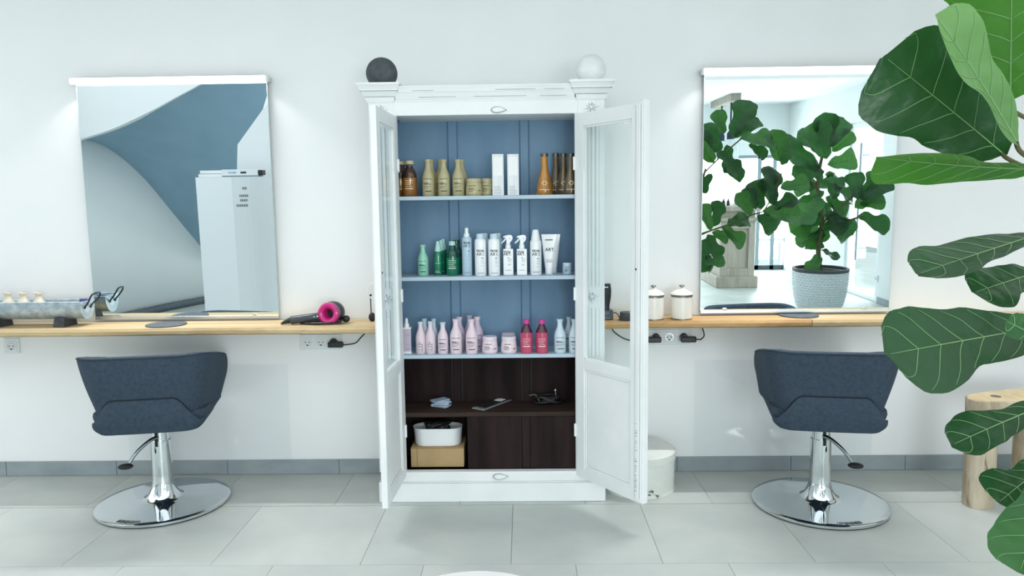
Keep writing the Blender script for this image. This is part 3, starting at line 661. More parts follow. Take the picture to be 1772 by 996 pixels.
# --- lower shelf
def serum(label, px):
    t, x, y, h, r, a = place('spray_bottle', label, 'bottle', px, 611, 550, 16, z3, G)
    for a_, b_ in ((0, .07), (.70, .745)): MB().box(x-r, x+r, y-r*.7, y+r*.7, z3+h*a_, z3+h*b_).build('end_band', 'p_white', t, bevel=.001)
    MB().box(x-r*.97, x+r*.97, y-r*.68, y+r*.68, z3+h*.06, z3+h*.71).build('body', 'p_lilac', t, bevel=.003)
    MB().lathe(scaled([(.6, .745), (.58, .84), (.42, .85), (.26, .99), (.2, 1.0)], r, h), (x, y, z3), 18).build('pump_cap', 'p_white', t, True)
    m = MB()
    for zf in (.55, .52, .25, .16, .13): m.box(x-r*.2, x+r*.8, y-r*.69, y-r*.68, z3+h*zf, z3+h*zf+.0014)
    m.build('label_print', 'print_grey', t)
serum('lilac spray bottle beside the left door', 704)
PR = [(.36, -.3, .1, .004), (.31, -.6, .5, .003), (.24, -.5, .2, .003), (.20, .3, .42, .03), (.14, -.5, .3, .002), (.08, .1, .5, .002)]
g = 'pale pink bottles on the lower shelf'
milk('small pale bottle right beside the lilac spray', 728, 611, 556, 17.5, z3, 'p_pink', 'p_ice', 'print_grey', g, 0, PR); milk('pale bottle behind the small one by the lilac spray', 735, 611, 551, 17, z3, 'p_ice', 'p_ice', 'print_grey', g, .07)
milk('small pale bottle second from the lilac spray', 745, 611, 555.5, 17.5, z3, 'p_pink', 'p_ice', 'print_grey', g, 0, PR); milk('slim necked pale bottle behind the second small one', 751, 611, 551, 15, z3, 'p_ice', 'p_ice', 'print_grey', g, .07)
milk('short pink bottle between small and large pale bottles', 766.5, 611, 557, 18.5, z3, 'p_pink', 'p_ice', 'print_dark', g)
milk('large pale pink bottle beside the short pink one', 789, 611, 551.5, 21, z3, 'p_pink', 'p_pink', 'print_dark', g); milk('pink bottle behind the large one by the short bottle', 795, 610, 548, 20, z3, 'p_lilac', 'p_pink', 'print_dark', g, .07)
milk('large pale pink bottle beside the pink jars', 816, 611, 551.5, 21, z3, 'p_pink', 'p_pink', 'print_dark', g); milk('lilac bottle behind, its neck just left of the large one', 812.5, 610, 545, 20, z3, 'p_lilac', 'p_lilac', 'print_dark', g, .12); milk('lilac bottle behind, right of the large one by the jars', 826, 610, 547.5, 21, z3, 'p_lilac', 'p_pink', 'print_dark', g, .07)
jar('pale pink jar next to the large pink bottle', 847.5, 611, 581, 28, z3, 'p_pink', 'p_pinklid', 'print_dark', 'pale pink jars'); jar('pale pink jar next to the red bottles', 880.5, 611, 581, 28.5, z3, 'p_pink', 'p_pinklid', 'print_dark', 'pale pink jars')
jar('pink jar behind, lid showing above the front jar', 880, 611, 575.5, 27, z3, 'p_lilac', 'p_pinklid', None, 'pale pink jars', .11)
capped('red shampoo bottle beside the pink jars', 911, 610.5, 552, 21.5, z3, 'p_red', 'p_wine', 'p_magcap', 'print_light', 'red bottles', 0, .60); capped('red shampoo bottle beside the pale blue bottles', 937.5, 610.5, 552, 21.5, z3, 'p_red', 'p_wine', 'p_magcap', 'print_light', 'red bottles', 0, .60)
milk('pale blue bottle in front, beside the red bottle', 969, 610, 551.5, 20.5, z3, 'p_ice', 'p_ice', 'print_dark', 'pale blue bottles'); milk('pale blue bottle standing behind, near the right side', 985, 608, 548, 17, z3, 'p_ice', 'p_ice', 'print_dark', 'pale blue bottles', .07); milk('pale blue bottle half hidden by the right cabinet side', 994, 610, 551.5, 20, z3, 'p_ice', 'p_ice', 'print_dark', 'pale blue bottles', .0)

# --- dark compartment
P = onZ(763, 703, ZD)
for k in range(7):
    a = radians(-25+11*k); z = ZD+.001+.0052*k
    T = Matrix.Translation((P.x+.006*sin(k*2), P.y+.004*cos(k*3), z)) @ Matrix.Rotation(a, 4, 'Z')
    o = MB(T).box(-.042, .042, -.027, .027, 0, .0042).build('card', 'card_blue', None, bevel=.0006)
    tag(o, 'pale blue plastic card, '+('lowest', 'second lowest', 'third from the bottom', 'middle', 'third from the top', 'second from the top', 'topmost')[k]+' of the fanned stack', 'card', 'cards in the fanned stack')
A, B = onZ(829, 708, ZD), onZ(880, 689, ZD); d = (B-A).normalized(); n = Vector((-d.y, d.x, 0))
t = thing('comb_pouch', 'clear foil pouch with black comb on the dark shelf', 'pouch', A)
T = Matrix(((d.x, n.x, 0, A.x), (d.y, n.y, 0, A.y), (0, 0, 1, ZD), (0, 0, 0, 1))); L = (B-A).length
MB(T).box(-.01, L+.01, -.036, .036, .001, .004).build('pouch_back', 'foil', t, bevel=.001)
MB(T).box(.02, L*.92, -.024, .024, .004, .010).build('comb', 'dark_plastic', t, bevel=.002)
MB(T).box(L*.60, L*.78, -.022, .020, .010, .0112).build('label', 'paper', t)
MB(T).box(-.01, .012, -.036, .036, .004, .006).box(L-.004, L+.01, -.036, .036, .004, .006).build('sealed_edge', 'foil', t)
P = onZ(948, 705, ZD); t = thing('cable_bundle', 'tangled black cable bundle at the right of the dark shelf', 'cable', (P.x, P.y+.05, ZD))
pts = []
for k in range(60):
    a = k*.62; pts.append((P.x+.055*cos(a)*(1+.3*sin(k*.7)), P.y+.07+.035*sin(a), ZD+.012+.03*(.5+.5*sin(k*.9))))
MB().tube(spline(pts, 3), .0042, 6).build('cable', 'cable', t, True)
MB().tube(spline([(P.x-.09, P.y+.06, ZD+.045), (P.x-.06, P.y+.06, ZD+.05), (P.x-.04, P.y+.05, ZD+.02)]), .004, 6).build('loose_end', 'cable_grey', t, True)
MB().ball((P.x+.04, P.y+.05, ZD+.075), .007).tube([(P.x+.04, P.y+.05, ZD+.072), (P.x+.045, P.y+.055, ZD+.03)], .004, 6).build('metal_tip', 'alu', t, True)
yb = FY+.06; a = onY(711, 790, yb).x; b = onY(803, 790, yb).x; zt = onY(755, 774, yb).z
t = thing('cardboard_box', 'brown cardboard box under the white tub in the cabinet', 'box', ((a+b)/2, yb+.1, .148))
MB().box(a, b, yb, yb+.185, .149, zt).build('carton', 'carton', t, bevel=.002)
MB().box(a+.03, a+.032, yb-.0008, yb, .15, zt-.001).box(a, b, yb-.001, yb, zt-.004, zt-.002).build('fold_line', 'box_wood', t)
c = Vector(((a+b)/2-.003, yb+.075, zt)); hw = wid(42, c); hd = .06; ht = .085
t = thing('storage_tub', 'white oval plastic tub on the cardboard box', 'tub', (c.x, c.y, zt))
def oval(s, zz):
    o = []
    for k in range(40):
        q = 2*pi*k/40; ex = hw-hd; X = hd*cos(q)+(ex if cos(q) > 0 else -ex); o.append((c.x+X*s, c.y+hd*sin(q)*s, zz))
    return o
rings = [oval(.92, zt+.001), oval(.95, zt+.01), oval(1.0, zt+ht), oval(1.02, zt+ht+.003), oval(.97, zt+ht), oval(.92, zt+.012)]
vs = sum(rings, []); fs = [(j*40+k, j*40+(k+1) % 40, (j+1)*40+(k+1) % 40, (j+1)*40+k) for j in range(5) for k in range(40)]+[tuple(range(39, -1, -1)), tuple(range(200, 240))]
MB().add(vs, fs).build('tub_body', 'white_plastic', t, True)
t = thing('cable_bundle', 'black cables heaped inside the white oval tub', 'cable', (c.x, c.y, zt+.02))
pts = [(c.x+.045*cos(k*.8)*(1+.4*sin(k*.33)), c.y+.03*sin(k*.9), zt+.05+.055*abs(sin(k*.45))) for k in range(50)]
MB().tube(spline(pts, 3), .005, 6).build('cable', 'cable', t, True)
MB().ball((c.x+.02, c.y, zt+.075), .032, .026, .026).build('adapter', 'dark_plastic', t, True)

# ================================================================== STYLING CHAIRS
PA_, PB_, PR_, PF_ = .286, .268, .125, .262      # half width, depth behind the column, corner radius, depth in front
_l1 = PA_-PR_; _l2 = PR_*pi/2; _l3 = PF_+PB_-PR_; _lt = _l1+_l2+_l3
def plan(s):
    # s in [-1,1] : arm front - around the back - arm front; returns x, y and the outward normal
    d = abs(s)*_lt; sg = math.copysign(1, s)
    if d < _l1: x, y, nx, ny = d, -PB_, d*.35, -1
    elif d < _l1+_l2: q = (d-_l1)/PR_; x, y, nx, ny = _l1+PR_*sin(q), -PB_+PR_*(1-cos(q)), sin(q)+.05, -cos(q)
    else: q = d-_l1-_l2; x, y, nx, ny = PA_-.012*(q/_l3)**2, -PB_+PR_+q, 1, 0
    y -= .014*max(0, 1-(x/PA_)**2)
    l = sqrt(nx*nx+ny*ny); return sg*x, y, sg*nx/l, ny/l
def styling_chair(cx, cy, rz, side, lab):
    t = thing('styling_chair', lab, 'chair', (cx, cy, 0), 'hairdressing chairs')
    T = Matrix.Translation((cx, cy, 0)) @ Matrix.Rotation(rz, 4, 'Z')
    def sect(s, o, k):           # plan offset: o outward
        x, y, nx, ny = plan(s); return x+nx*o, y+ny*o
    def ztop(s):
        q = max(0, (abs(s)-.35)/.65); e = max(0, (abs(s)-.93)/.07)
        return .772-.096*q**1.2-.024*e**2.5
    def zbot(s):
        q = max(0, (abs(s)-.76)/.24); return .490+.058*q
    NU = 56
    kf = lambda s: 1-.8*min(1, max(0, (abs(s)-.42)/.36))
    def outer(u, v):
        s = -1+2*u; zb, zt = zbot(s), ztop(s); z = zb+(zt-zb)*v; fl = -.072*kf(s)*(1-v)**1.1+.006*sin(pi*v)
        x, y = sect(s, fl, 0); return (x, y, z)
    def inner(u, v):
        s = -1+2*u; zb, zt = zbot(s), ztop(s); z = zb+(zt-zb)*v; fl = -.072*kf(s)*(1-v)-.048-.006*sin(pi*v)
        x, y = sect(s, fl, 0); return (x, y, z-(.002 if v == 1 else 0))
    MB(T).slab(outer, inner, NU, 8).build('backrest', 'fabric', t, True, bevel=.012)
    # seat cushion : same plan, lower, closed at the front
    def seat_pt(u, z, sh):
        s = -1+2*u; x, y = sect(s, sh-.035*(1-min(1, max(0, (abs(s)-.34)/.14))), 0); return (x, y, z-(.034 if z > .47 else .0)*min(1, max(0, (abs(s)-.60)/.36)))
    n = 48; rings = []
    for z, sh in ((.405, -.078), (.410, -.066), (.424, -.056), (.480, -.040), (.495, -.042), (.503, -.066)):
        rings.append([seat_pt(i/n, z+(.004 if abs(-1+2*i/n) > .8 else 0), sh) for i in range(n+1)])
    N = n+1; vs = sum(rings, []); fs = []
    for j in range(len(rings)-1):
        for i in range(N): k = (i+1) % N; fs.append((j*N+i, j*N+k, (j+1)*N+k, (j+1)*N+i))
    fs.append(tuple(range(N-1, -1, -1))); fs.append(tuple(range((len(rings)-1)*N, len(rings)*N)))
    st = MB(T).add(vs, fs).build('seat', 'fabric', t, True)
    # tail of the seat cover that folds up over the back
    def ft(s):
        q = abs(s)
        xx = abs(plan(s)[0])
        if xx < .125: return .568
        if xx < .150: return .568-.008*((xx-.125)/.025)**2
        return max(.455, .560-(xx-.150)/.10*.090)
    smax = .46
    fo = lambda u, v: (*sect(-smax+2*smax*u, -.072+.028*v+.010*sin(pi*v), 0), .407+(ft(-smax+2*smax*u)-.407)*v)
    fi = lambda u, v: (*sect(-smax+2*smax*u, -.125+.02*v, 0), .409+(ft(-smax+2*smax*u)-.411)*v)
    MB(T).slab(fo, fi, 48, 6).build('seat_back_flap', 'fabric', t, True, bevel=.008)
    sp = [(*sect(s, -.072*(1-max(0, (ft(s)-.497)/.281))**1.1+.0085, 0), ft(s)+.004) for s in [-.29+.58*i/60 for i in range(61)]]
    MB(T).tube(sp, .0028, 6).build('seam', 'seam', t, True)
    MB(T).tube([(*sect(-1+2*i/80, .001, 0), ztop(-1+2*i/80)-.007) for i in range(2, 79)], .0016, 5).build('piping', 'seam', t, True)
    # column and base
    MB(T).lathe([(.046, .13), (.046, .315), (.0465, .3155), (.0465, .318), (.040, .3185), (.040, .44)], n=40).build('column', 'chrome', t, True)
    pr = [(.296, .003), (.302, .006), (.302, .017), (.297, .020)]
    for k in range(1, 9): q = k/8; pr.append((.297-.195*q, .020+.012*q**1.4))
    for k in range(1, 11): q = k/10; pr.append((.102-.056*sin(q*pi/2), .032+.115*(1-cos(q*pi/2))))
    MB(T).lathe(pr, n=72).build('base_disc', 'chrome', t, True)
    MB(T).lathe([(.297, -.0), (.297, .004)], n=60).build('base_ring', 'black_rubber', t)
    mk = MB(T); rq = random.Random(5)
    for k in range(14):                       # embossed maker mark near the rim, letters not legible
        a = -pi/2+(side*.06-(.44 if side < 0 else -.02))+.028*k+(0.0); r0 = .262; sl = .012*(1 if k % 3 else -1)
        P = [(r0, a), (r0, a+.011), (r0+.022, a+.011+sl*.6), (r0+.022, a+sl*.6)]
        mk.add([(r_*cos(b_), r_*sin(b_), .0245) for r_, b_ in P]+[(r_*cos(b_), r_*sin(b_), .019) for r_, b_ in P], [(0, 1, 2, 3), (0, 4, 5, 1), (1, 5, 6, 2), (2, 6, 7, 3), (3, 7, 4, 0)])
    mk.build('maker_mark', 'dark_chrome', t)
    # pump lever
    sx = -1 if side < 0 else 1; w = 2.05*side
    MB(T).box(sx*-.0+(-.012 if sx < 0 else -.0), (.0 if sx < 0 else .012), -.0475, -.040, .295, .365).build('lever_slot', 'black_rubber', t)
    lv = spline([(sx*.004, -.040, .338), (sx*.03, -.066, .332), (sx*.075, -.098, .295), (sx*.108, -.120, .250)], 6)
    MB(T).tube(lv, [.010]*4+[.0085]*(len(lv)-4), 10).build('pump_lever', 'dark_chrome', t, True)
    MB(T).ball((sx*.122, -.130, .236), .034, .024, .013, 18, 10).build('pedal', 'black_rubber', t, True)
    return t
styling_chair(-1.757, -.40, radians(11), -1, 'dark blue grey styling chair on chrome disc base in front of the staircase mirror')
styling_chair(1.375, -.46, radians(-10), 1, 'dark grey styling chair on chrome disc base near the log stool')

# ================================================================== THINGS ON THE WORKTOPS
WT = .835
# slate mats
for px, py, l in ((288, 562, 'round dark slate mat in front of the staircase mirror'), (1382, 546, 'round dark slate mat in front of the mirror with the fig tree')):
    P = onZ(px, py, WT); MBm = MB(Matrix.Translation((P.x, max(P.y, -.16) if px > 800 else P.y, WT)))
    o = MBm.lathe([(.093, .0), (.097, .002), (.097, .005), (.094, .007)], n=40).build('slate_mat', 'slate', None, True); tag(o, l, 'mat', 'slate mats')
# zinc trough
XE = -2.222
tr = thing('zinc_trough', 'galvanised trough planter with loop handle on the worktop', 'trough', (-2.5, -.14, WT))
yc, zc, r, dz = -.14, .961, .065, .091; n = 18
MB().slab(lambda u, v: (XE-1.0+1.0*u, yc+r*cos(pi+pi*v), zc+dz*sin(pi+pi*v)), lambda u, v: (XE-1.0+1.0*u, yc+(r-.004)*cos(pi+pi*v), zc+(dz-.004)*sin(pi+pi*v)), 8, n).build('trough_shell', 'zinc', tr, True)
MB().prism([(cos(pi+pi*k/n)*r*1.02, sin(pi+pi*k/n)*dz*1.03) for k in range(n+1)], lambda a, b: (XE-.003, yc+a, zc+b), lambda a, b: (XE+.003, yc+a, zc+b)).build('end_plate', 'zinc', tr)
MB().tube([(XE-1, yc-r, zc), (XE, yc-r, zc)], .004, 8).tube([(XE-1, yc+r, zc), (XE, yc+r, zc)], .004, 8).build('rolled_rim', 'zinc', tr, True)
h = spline([(XE+.004, yc-.026, zc-.030), (XE+.022, yc-.028, zc-.010), (XE+.040, yc-.036, zc+.016), (XE+.050, yc-.032, zc+.034), (XE+.056, yc-.016, zc+.040), (XE+.058, yc+.012, zc+.041), (XE+.056, yc+.030, zc+.036), (XE+.044, yc+.036, zc+.014), (XE+.022, yc+.028, zc-.010), (XE+.004, yc+.026, zc-.030)], 5)
hd = MB().tube(h, .0042, 8).build('handle', 'iron', tr, True)
MB().ball((XE+.004, yc-.026, zc-.032), .007).ball((XE+.004, yc+.026, zc-.032), .007).build('rivet', 'iron', hd, True)
for xf in (-2.335, -2.67):
    MB().frustum((xf-.032, xf+.026, yc-.058, yc+.058), (xf-.028, xf+.022, yc-.05, yc+.05), WT, zc-dz+.012).build('foot_block', 'foot_block', tr, bevel=.002)
for px, l in ((14, 'cream stoneware flask in the trough, nearest the photo edge'), (40, 'cream stoneware flask in the middle of the trough'), (67, 'cream flask in the trough, nearest the handle')):
    x = onY(px, 520, yc).x; t = thing('stoneware_flask', l, 'flask', (x, yc, zc-.07), 'cream flasks in the trough')
    zt = onY(px, 508, yc).z
    MB().lathe([(.022, zc-.078-zt), (.034, zc-.066-zt), (.036, -.056), (.030, -.044), (.0175, -.030), (.0135, -.016), (.0135, -.006), (.017, 0), (.012, .001)], (x, yc, zt), 20).build('flask_body', 'cream', t, True)
    MB().tube([(x-.011+.012*cos(a), yc+.012*sin(a), zt+.004) for a in [2*pi*k/16 for k in range(16)]], .003, 6, True).build('lip_ring', 'cream', t, True)
P = onY(158, 514, -.10); t = tag(MB().box(P.x-.055, P.x-.02, -.115, -.095, zc-.06, zc+.008).build('product_pack', 'lilac_print', None, bevel=.003), 'small violet packet inside the trough behind the handle', 'packet')

# hair dryer
P = onY(571, 541.5, -.175); t = thing('hair_dryer', 'dark grey hair dryer with magenta ring head lying on the worktop', 'hair dryer', (P.x, P.y, WT))
def orient(o, a):
    q = Vector((0, 0, 1)).rotation_difference(a); return Matrix.Translation(o) @ q.to_matrix().to_4x4()
ax = Vector((-.20, -1, .02)).normalized(); T = orient(P, ax); Rh = wid(19.3, P)
MB(T).lathe([(Rh*.42, -.028), (Rh*.9, -.03), (Rh*.98, -.02), (Rh*.98, .012), (Rh*.99, .016)], n=40, cap=False).build('head_shell', 'grey_plastic', t, True)
MB(T).lathe([(Rh*.99, .010), (Rh*1.0, .018), (Rh*.95, .026), (Rh*.80, .031), (Rh*.62, .029), (Rh*.46, .020), (Rh*.40, .006), (Rh*.40, -.03)], n=40, cap=False).build('air_ring', 'magenta', t, True)
MB(T).lathe([(Rh*.41, -.029), (Rh*.41, -.024)], n=30).build('air_hole', 'black_rubber', t)
MB(T).lathe([(Rh*1.0, -.02), (Rh*1.02, -.028), (Rh*.95, -.06), (Rh*.8, -.075)], n=40).build('nozzle', 'dark_plastic', t, True)
h0 = onY(555, 547, -.17); h1 = onY(503, 555.5, -.185); h1.z = WT+.0225
MB().tube([h0, h0.lerp(h1, .02), h0.lerp(h1, .98), h1], [.019, .0205, .0205, .0185], 20).build('handle', 'grey_plastic', t, True)
h2 = onY(489, 558, -.19); h2.z = WT+.0095; MB().tube([h1, h1.lerp(h2, .5), h2], [.015, .012, .007], 14).build('cable_guard', 'dark_plastic', t, True)
b0 = h0.lerp(h1, .10)
MB().ball(b0+Vector((.004, -.0205, .004)), .004).ball(b0+Vector((-.012, -.0205, .001)), .004).build('button', 'alu', t, True)
pts = []
for k in range(70):
    a = k*.36; q = .5+.5*cos(a); e = 1-.15*((k//17) % 3)
    pts.append((P.x-.055+.11*cos(a)*e+.02*sin(k*.13), -.165+.052*sin(a)*e, WT+.0045+.0016*(k//17)+.011*max(0, cos(a))**2))
MB().tube(spline([h2+Vector((0, 0, -.004)), h2+Vector((-.012, .02, -.004)), (h2.x+.02, -.15, WT+.0045)]+pts, 3), .0036, 6).build('cord', 'cable', t, True)
MB().ball((P.x+.075, P.y+.02, WT+.022), .02, .014, .018).build('cord_plug', 'dark_plastic', t, True)

# ring mirror half hidden behind the left door
x = onY(649, 500, -.10).x; t = thing('ring_hand_mirror', 'small white ring on a dark stand, half hidden behind the left cabinet door', 'stand', (x, -.10, WT))
zc2 = onY(649, 503, -.10).z; rr = .038
MB().tube([(x+rr*cos(a), -.10, zc2+rr*1.15*sin(a)) for a in [2*pi*k/32 for k in range(32)]], .0035, 8, True).build('ring', 'white_plastic', t, True)
x2 = onY(642, 530, -.10).x
MB().tube([(x2, -.10, WT+.03), (x2-.001, -.10, zc2-.03)], .0028, 8).ball((x2, -.10, zc2-.022), .006).build('stem', 'dark_plastic', t, True)
MB().ball((x2+.004, -.10, WT+.022), .018, .018, .0235, 18, 12, z0=-.93).build('stand_foot', 'dark_plastic', t, True)

# enamel canisters
for px, l in ((1127, 'white enamel canister partly behind the cabinet door'), (1176, 'white enamel canister standing free beside the mirror')):
    P = onZ(px, 549, WT); t = thing('storage_canister', l, 'canister', (P.x, -.125, WT), 'enamel canisters'); r = .0525; hh = .118
    C = (P.x, -.125, WT)
    MB().lathe([(r*.94, .004), (r*.98, .006), (r, .02), (r, hh)], C, 36).build('body', 'enamel', t, True)
    MB().lathe([(r*.98, .0), (r*1.01, .001), (r*1.01, .005), (r*.98, .006)], C, 36).build('base_rim', 'enamel_rim', t, True)
    MB().lathe([(r*1.005, hh-.006), (r*1.02, hh-.003), (r*1.005, hh)], C, 36).build('rim_band', 'enamel_rim', t, True)
    ld = MB().lathe([(r*1.04, hh+.003), (r*1.05, hh+.008), (r*.95, hh+.016), (r*.6, hh+.028), (r*.28, hh+.035), (r*.2, hh+.040)], C, 36).build('lid', 'enamel', t, True)
    MB().lathe([(r*1.05, hh+.002), (r*1.07, hh+.004), (r*1.05, hh+.0075)], C, 36).build('lid_band', 'enamel_rim', ld, True)
    MB().lathe([(.006, hh+.038), (.006, hh+.044), (.014, hh+.047), (.014, hh+.052), (.008, hh+.054)], C, 20).build('knob', 'enamel_rim', ld, True)

# hair clipper in its charger, seen through the door glass
P = onZ(1051, 551, WT); x = P.x; y = -.12; t = thing('hair_clipper', 'black hair clipper standing in its charger behind the glass door', 'clipper', (x, y, WT))
MB().box(x-.036, x+.024, y-.03, y+.03, WT, WT+.05).build('charger', 'grey_plastic', t, bevel=.004)
MB().box(x-.028, x+.006, y-.0312, y-.03, WT+.008, WT+.013).box(x-.026, x+.004, y-.0312, y-.03, WT+.034, WT+.038).build('charger_mark', 'print_grey', t)
rings = [(.016, .045), (.0165, .075), (.0235, .115), (.0245, .15), (.0225, .168), (.0215, .17)]
MB().lathe([(a, b) for a, b in rings], (x-.008, y, WT), 24, 1, .75).build('clipper_body', 'dark_plastic', t, True)
MB().box(x-.028, x+.012, y-.013, y+.012, WT+.160, WT+.182).build('blade_head', 'dark_plastic', t, bevel=.002)
MB().box(x-.021, x-.012, y-.0205, y-.019, WT+.163, WT+.168).box(x-.008, x-.002, y-.0205, y-.019, WT+.163, WT+.168).build('blade_mark', 'alu', t)
MB().tube(spline([(x+.024, y, WT+.035), (x+.045, y-.01, WT+.03), (x+.056, y-.03, WT+.008), (x+.05, y-.045, WT+.004), (x+.075, y-.045, WT+.004), (x+.10, y-.02, WT+.02)]), .0028, 8).build('charger_cable', 'cable', t, True)
P = onZ(1078, 553, WT); o = tag(MB().lathe([(.030, 0), (.034, .008), (.034, .04), (.031, .043)], (P.x+.016, -.155, WT), 24).build('styling_pot', 'dark_plastic', None, True), 'small black pot behind the frame of the right cabinet door', 'pot')

# hat box on the floor, log stool, white round table
HC = (.565, -.22, 0); t = thing('hat_box', 'round white distressed hat box on the floor beside the cabinet', 'hat box', HC); r = .176
MB().lathe([(r*.99, 0), (r, .006), (r, .16)], HC, 48).build('box_body', 'hatbox', t, True)
MB().lathe([(r*1.01, .0), (r*1.015, .004), (r*1.005, .012)], HC, 48).build('base_band', 'hatbox', t, True)
MB().lathe([(r*1.025, .158), (r*1.03, .162), (r*1.03, .197), (r*1.0, .203), (r*.9, .206)], HC, 48).build('lid', 'hatbox', t, True)
zt = onY(1700, 686, -.46).z
t = thing('log_stool', 'rustic stool of split logs with round leg posts', 'stool', (2.3, -.46, 0))
rr = random.Random(11)
def log(cx, cy, r, z0, z1, name, m):
    n = 26; ph = rr.random()*6; P = []
    for z in (z0, z0+.02, (z0+z1)*.35, (z0+z1)*.7, z1-.008, z1):
        k = .97 if z in (z0, z1) else 1.0
        P.append([(cx+cos(2*pi*i/n)*r*k*(1+.05*sin(3*2*pi*i/n+ph)+.025*sin(7*2*pi*i/n+z*9)), cy+sin(2*pi*i/n)*r*k*(1+.05*sin(3*2*pi*i/n+ph)+.02*sin(5*2*pi*i/n+z*7)), z) for i in range(n)])
    vs = sum(P, []); fs = [(j*n+i, j*n+(i+1) % n, (j+1)*n+(i+1) % n, (j+1)*n+i) for j in range(5) for i in range(n)]+[tuple(range(n-1, -1, -1)), tuple(range(5*n, 6*n))]
    return MB().add(vs, fs).build(name, m, t, True)
log(2.098, -.482, .066, 0, zt-.10, 'leg_post', 'log_bark'); log(2.49, -.43, .08, 0, zt-.10, 'leg_post', 'log_bark'); log(2.40, -.36, .06, 0, zt-.10, 'leg_post', 'log_bark')
poly = [(2.030, -.478)]+[(2.100+.070*cos(a), -.482+.070*sin(a)) for a in [pi*1.0+.02+pi/2*k/6 for k in range(7)]]+[(2.3, -.556), (2.52, -.54), (2.575, -.50), (2.58, -.40), (2.54, -.33), (2.40, -.30), (2.2, -.36), (2.10, -.40), (2.045, -.435)]
s1 = MB().prism(poly, lambda a, b: (a+.004, b, zt-.10), lambda a, b: (a, b, zt)).build('seat_slab', 'log_bark', t, bevel=.006)
MB().prism([(2.3+(a-2.3)*.97, -.44+(b+.44)*.95) for a, b in poly], lambda a, b: (a, b, zt), lambda a, b: (a, b, zt+.0015)).build('sawn_top', 'log_top', s1)
D = onZ(1723, 686, zt); MB().lathe([(.022, 0), (.022, .002)], (D.x, D.y, zt+.0016), 20).build('dowel_end', 'dowel', s1)
tc = (-.121, -2.315, .5); t = thing('side_table', 'white round pedestal table at the lower edge of the photo', 'table', (tc[0], tc[1], 0))
MB().lathe([(.21, -.022), (.22, -.016), (.22, -.004), (.214, 0)], tc, 64).build('table_top', 'table_white', t, True)
MB().lathe([(.18, 0), (.18, .008), (.05, .016), (.025, .03), (.022, .3), (.022, .462), (.06, .478)], (tc[0], tc[1], 0), 40).build('pedestal', 'table_white', t, True)

# ================================================================== THE ROOM BEHIND THE CAMERA (seen in the mirrors)
CEIL = 2.62; YFAR = -8.3; XR = 4.2
TW = Matrix(((0, 1, 0, XR), (-1, 0, 0, 0), (0, 0, 1, 0), (0, 0, 0, 1)))      # along the wall (away from the front wall), outwards, up
wlen = -YFAR
def on_right(px, py): P = MX(px, py, XR); return -P.y, P.z     # mirror pixel -> (distance along right wall, height)
s_a, _ = on_right(1527, 300); s_b, _ = on_right(1468, 300); _, z_d = on_right(1500, 209)
wr_ = thing('wall_right', 'white wall with the tall glazed entrance door', 'wall', (XR, -4, 0), kind='structure')
MB(TW).box(0, s_a, 0, .15, 0, CEIL+.1).build('wall_piece', 'wall', wr_); MB(TW).box(s_b, wlen+.2, 0, .15, 0, CEIL+.1).build('wall_piece', 'wall', wr_); MB(TW).box(s_a, s_b, 0, .15, z_d, CEIL+.1).build('wall_piece', 'wall', wr_)
br = struct(MB(TW).box(.02, s_a-.06, -.012, 0, 0, .08).build('baseboard_right', 'skirting'), 'grey tile skirting along the wall with the entrance door', 'baseboard')
dr = thing('door_1', 'tall white framed glass entrance door with long bar handle', 'door', tuple(TW @ Vector(((s_a+s_b)/2, .05, 0))), kind='structure')
fw = .07
for a, b, c, d in ((s_a, s_a+fw, 0, z_d), (s_b-fw, s_b, 0, z_d), (s_a+fw, s_b-fw, z_d-fw, z_d), (s_a+fw, s_b-fw, 0, .05)): MB(TW).box(a, b, .02, .09, c, d).build('door_frame', 'white_plastic', dr, bevel=.004)
MB(TW).box(s_a+fw, s_b-fw, .05, .058, .05, z_d-fw).build('door_glass', 'pane', dr)
(h0s, h0z), (h1s, h1z) = on_right(1497, 247), on_right(1489, 450); hs = (h0s+h1s)/2
MB(TW).tube([(hs, -.05, h1z), (hs, -.05, h0z)], .016, 10).tube([(hs, -.05, h1z+.15), (hs, .05, h1z+.15)], .01, 8).tube([(hs, -.05, h0z-.15), (hs, .05, h0z-.15)], .01, 8).build('bar_handle', 'frame_grey', dr, True)
so, zo = on_right(1517, 481)
t = thing('wall_socket', 'white socket low on the wall beside the entrance door', 'socket', tuple(TW @ Vector((so, -.005, zo))), 'wall sockets')
MB(TW).box(so-.04, so+.04, -.01, 0, zo-.04, zo+.04).build('frame', 'socket', t, bevel=.003); MB(TW).box(so-.02, so+.02, -.0115, -.01, zo-.02, zo+.02).build('well', 'mirror_edge', t)
cl = thing('ceiling', 'white ceiling of the salon, with a front strip added to even the wall light', 'ceiling', (0, 0, CEIL), kind='structure')
MB().box(1.0, XR+.15, YFAR-.15, -5.1, CEIL, CEIL+.12).build('ceiling_and_added_strip', 'ceil', cl); MB().box(-3.4, XR+.15, -1.5, .12, CEIL, CEIL+.12).build('ceiling_and_added_strip', 'ceil', cl)  # front strip is unseen, added to even the light on the wall
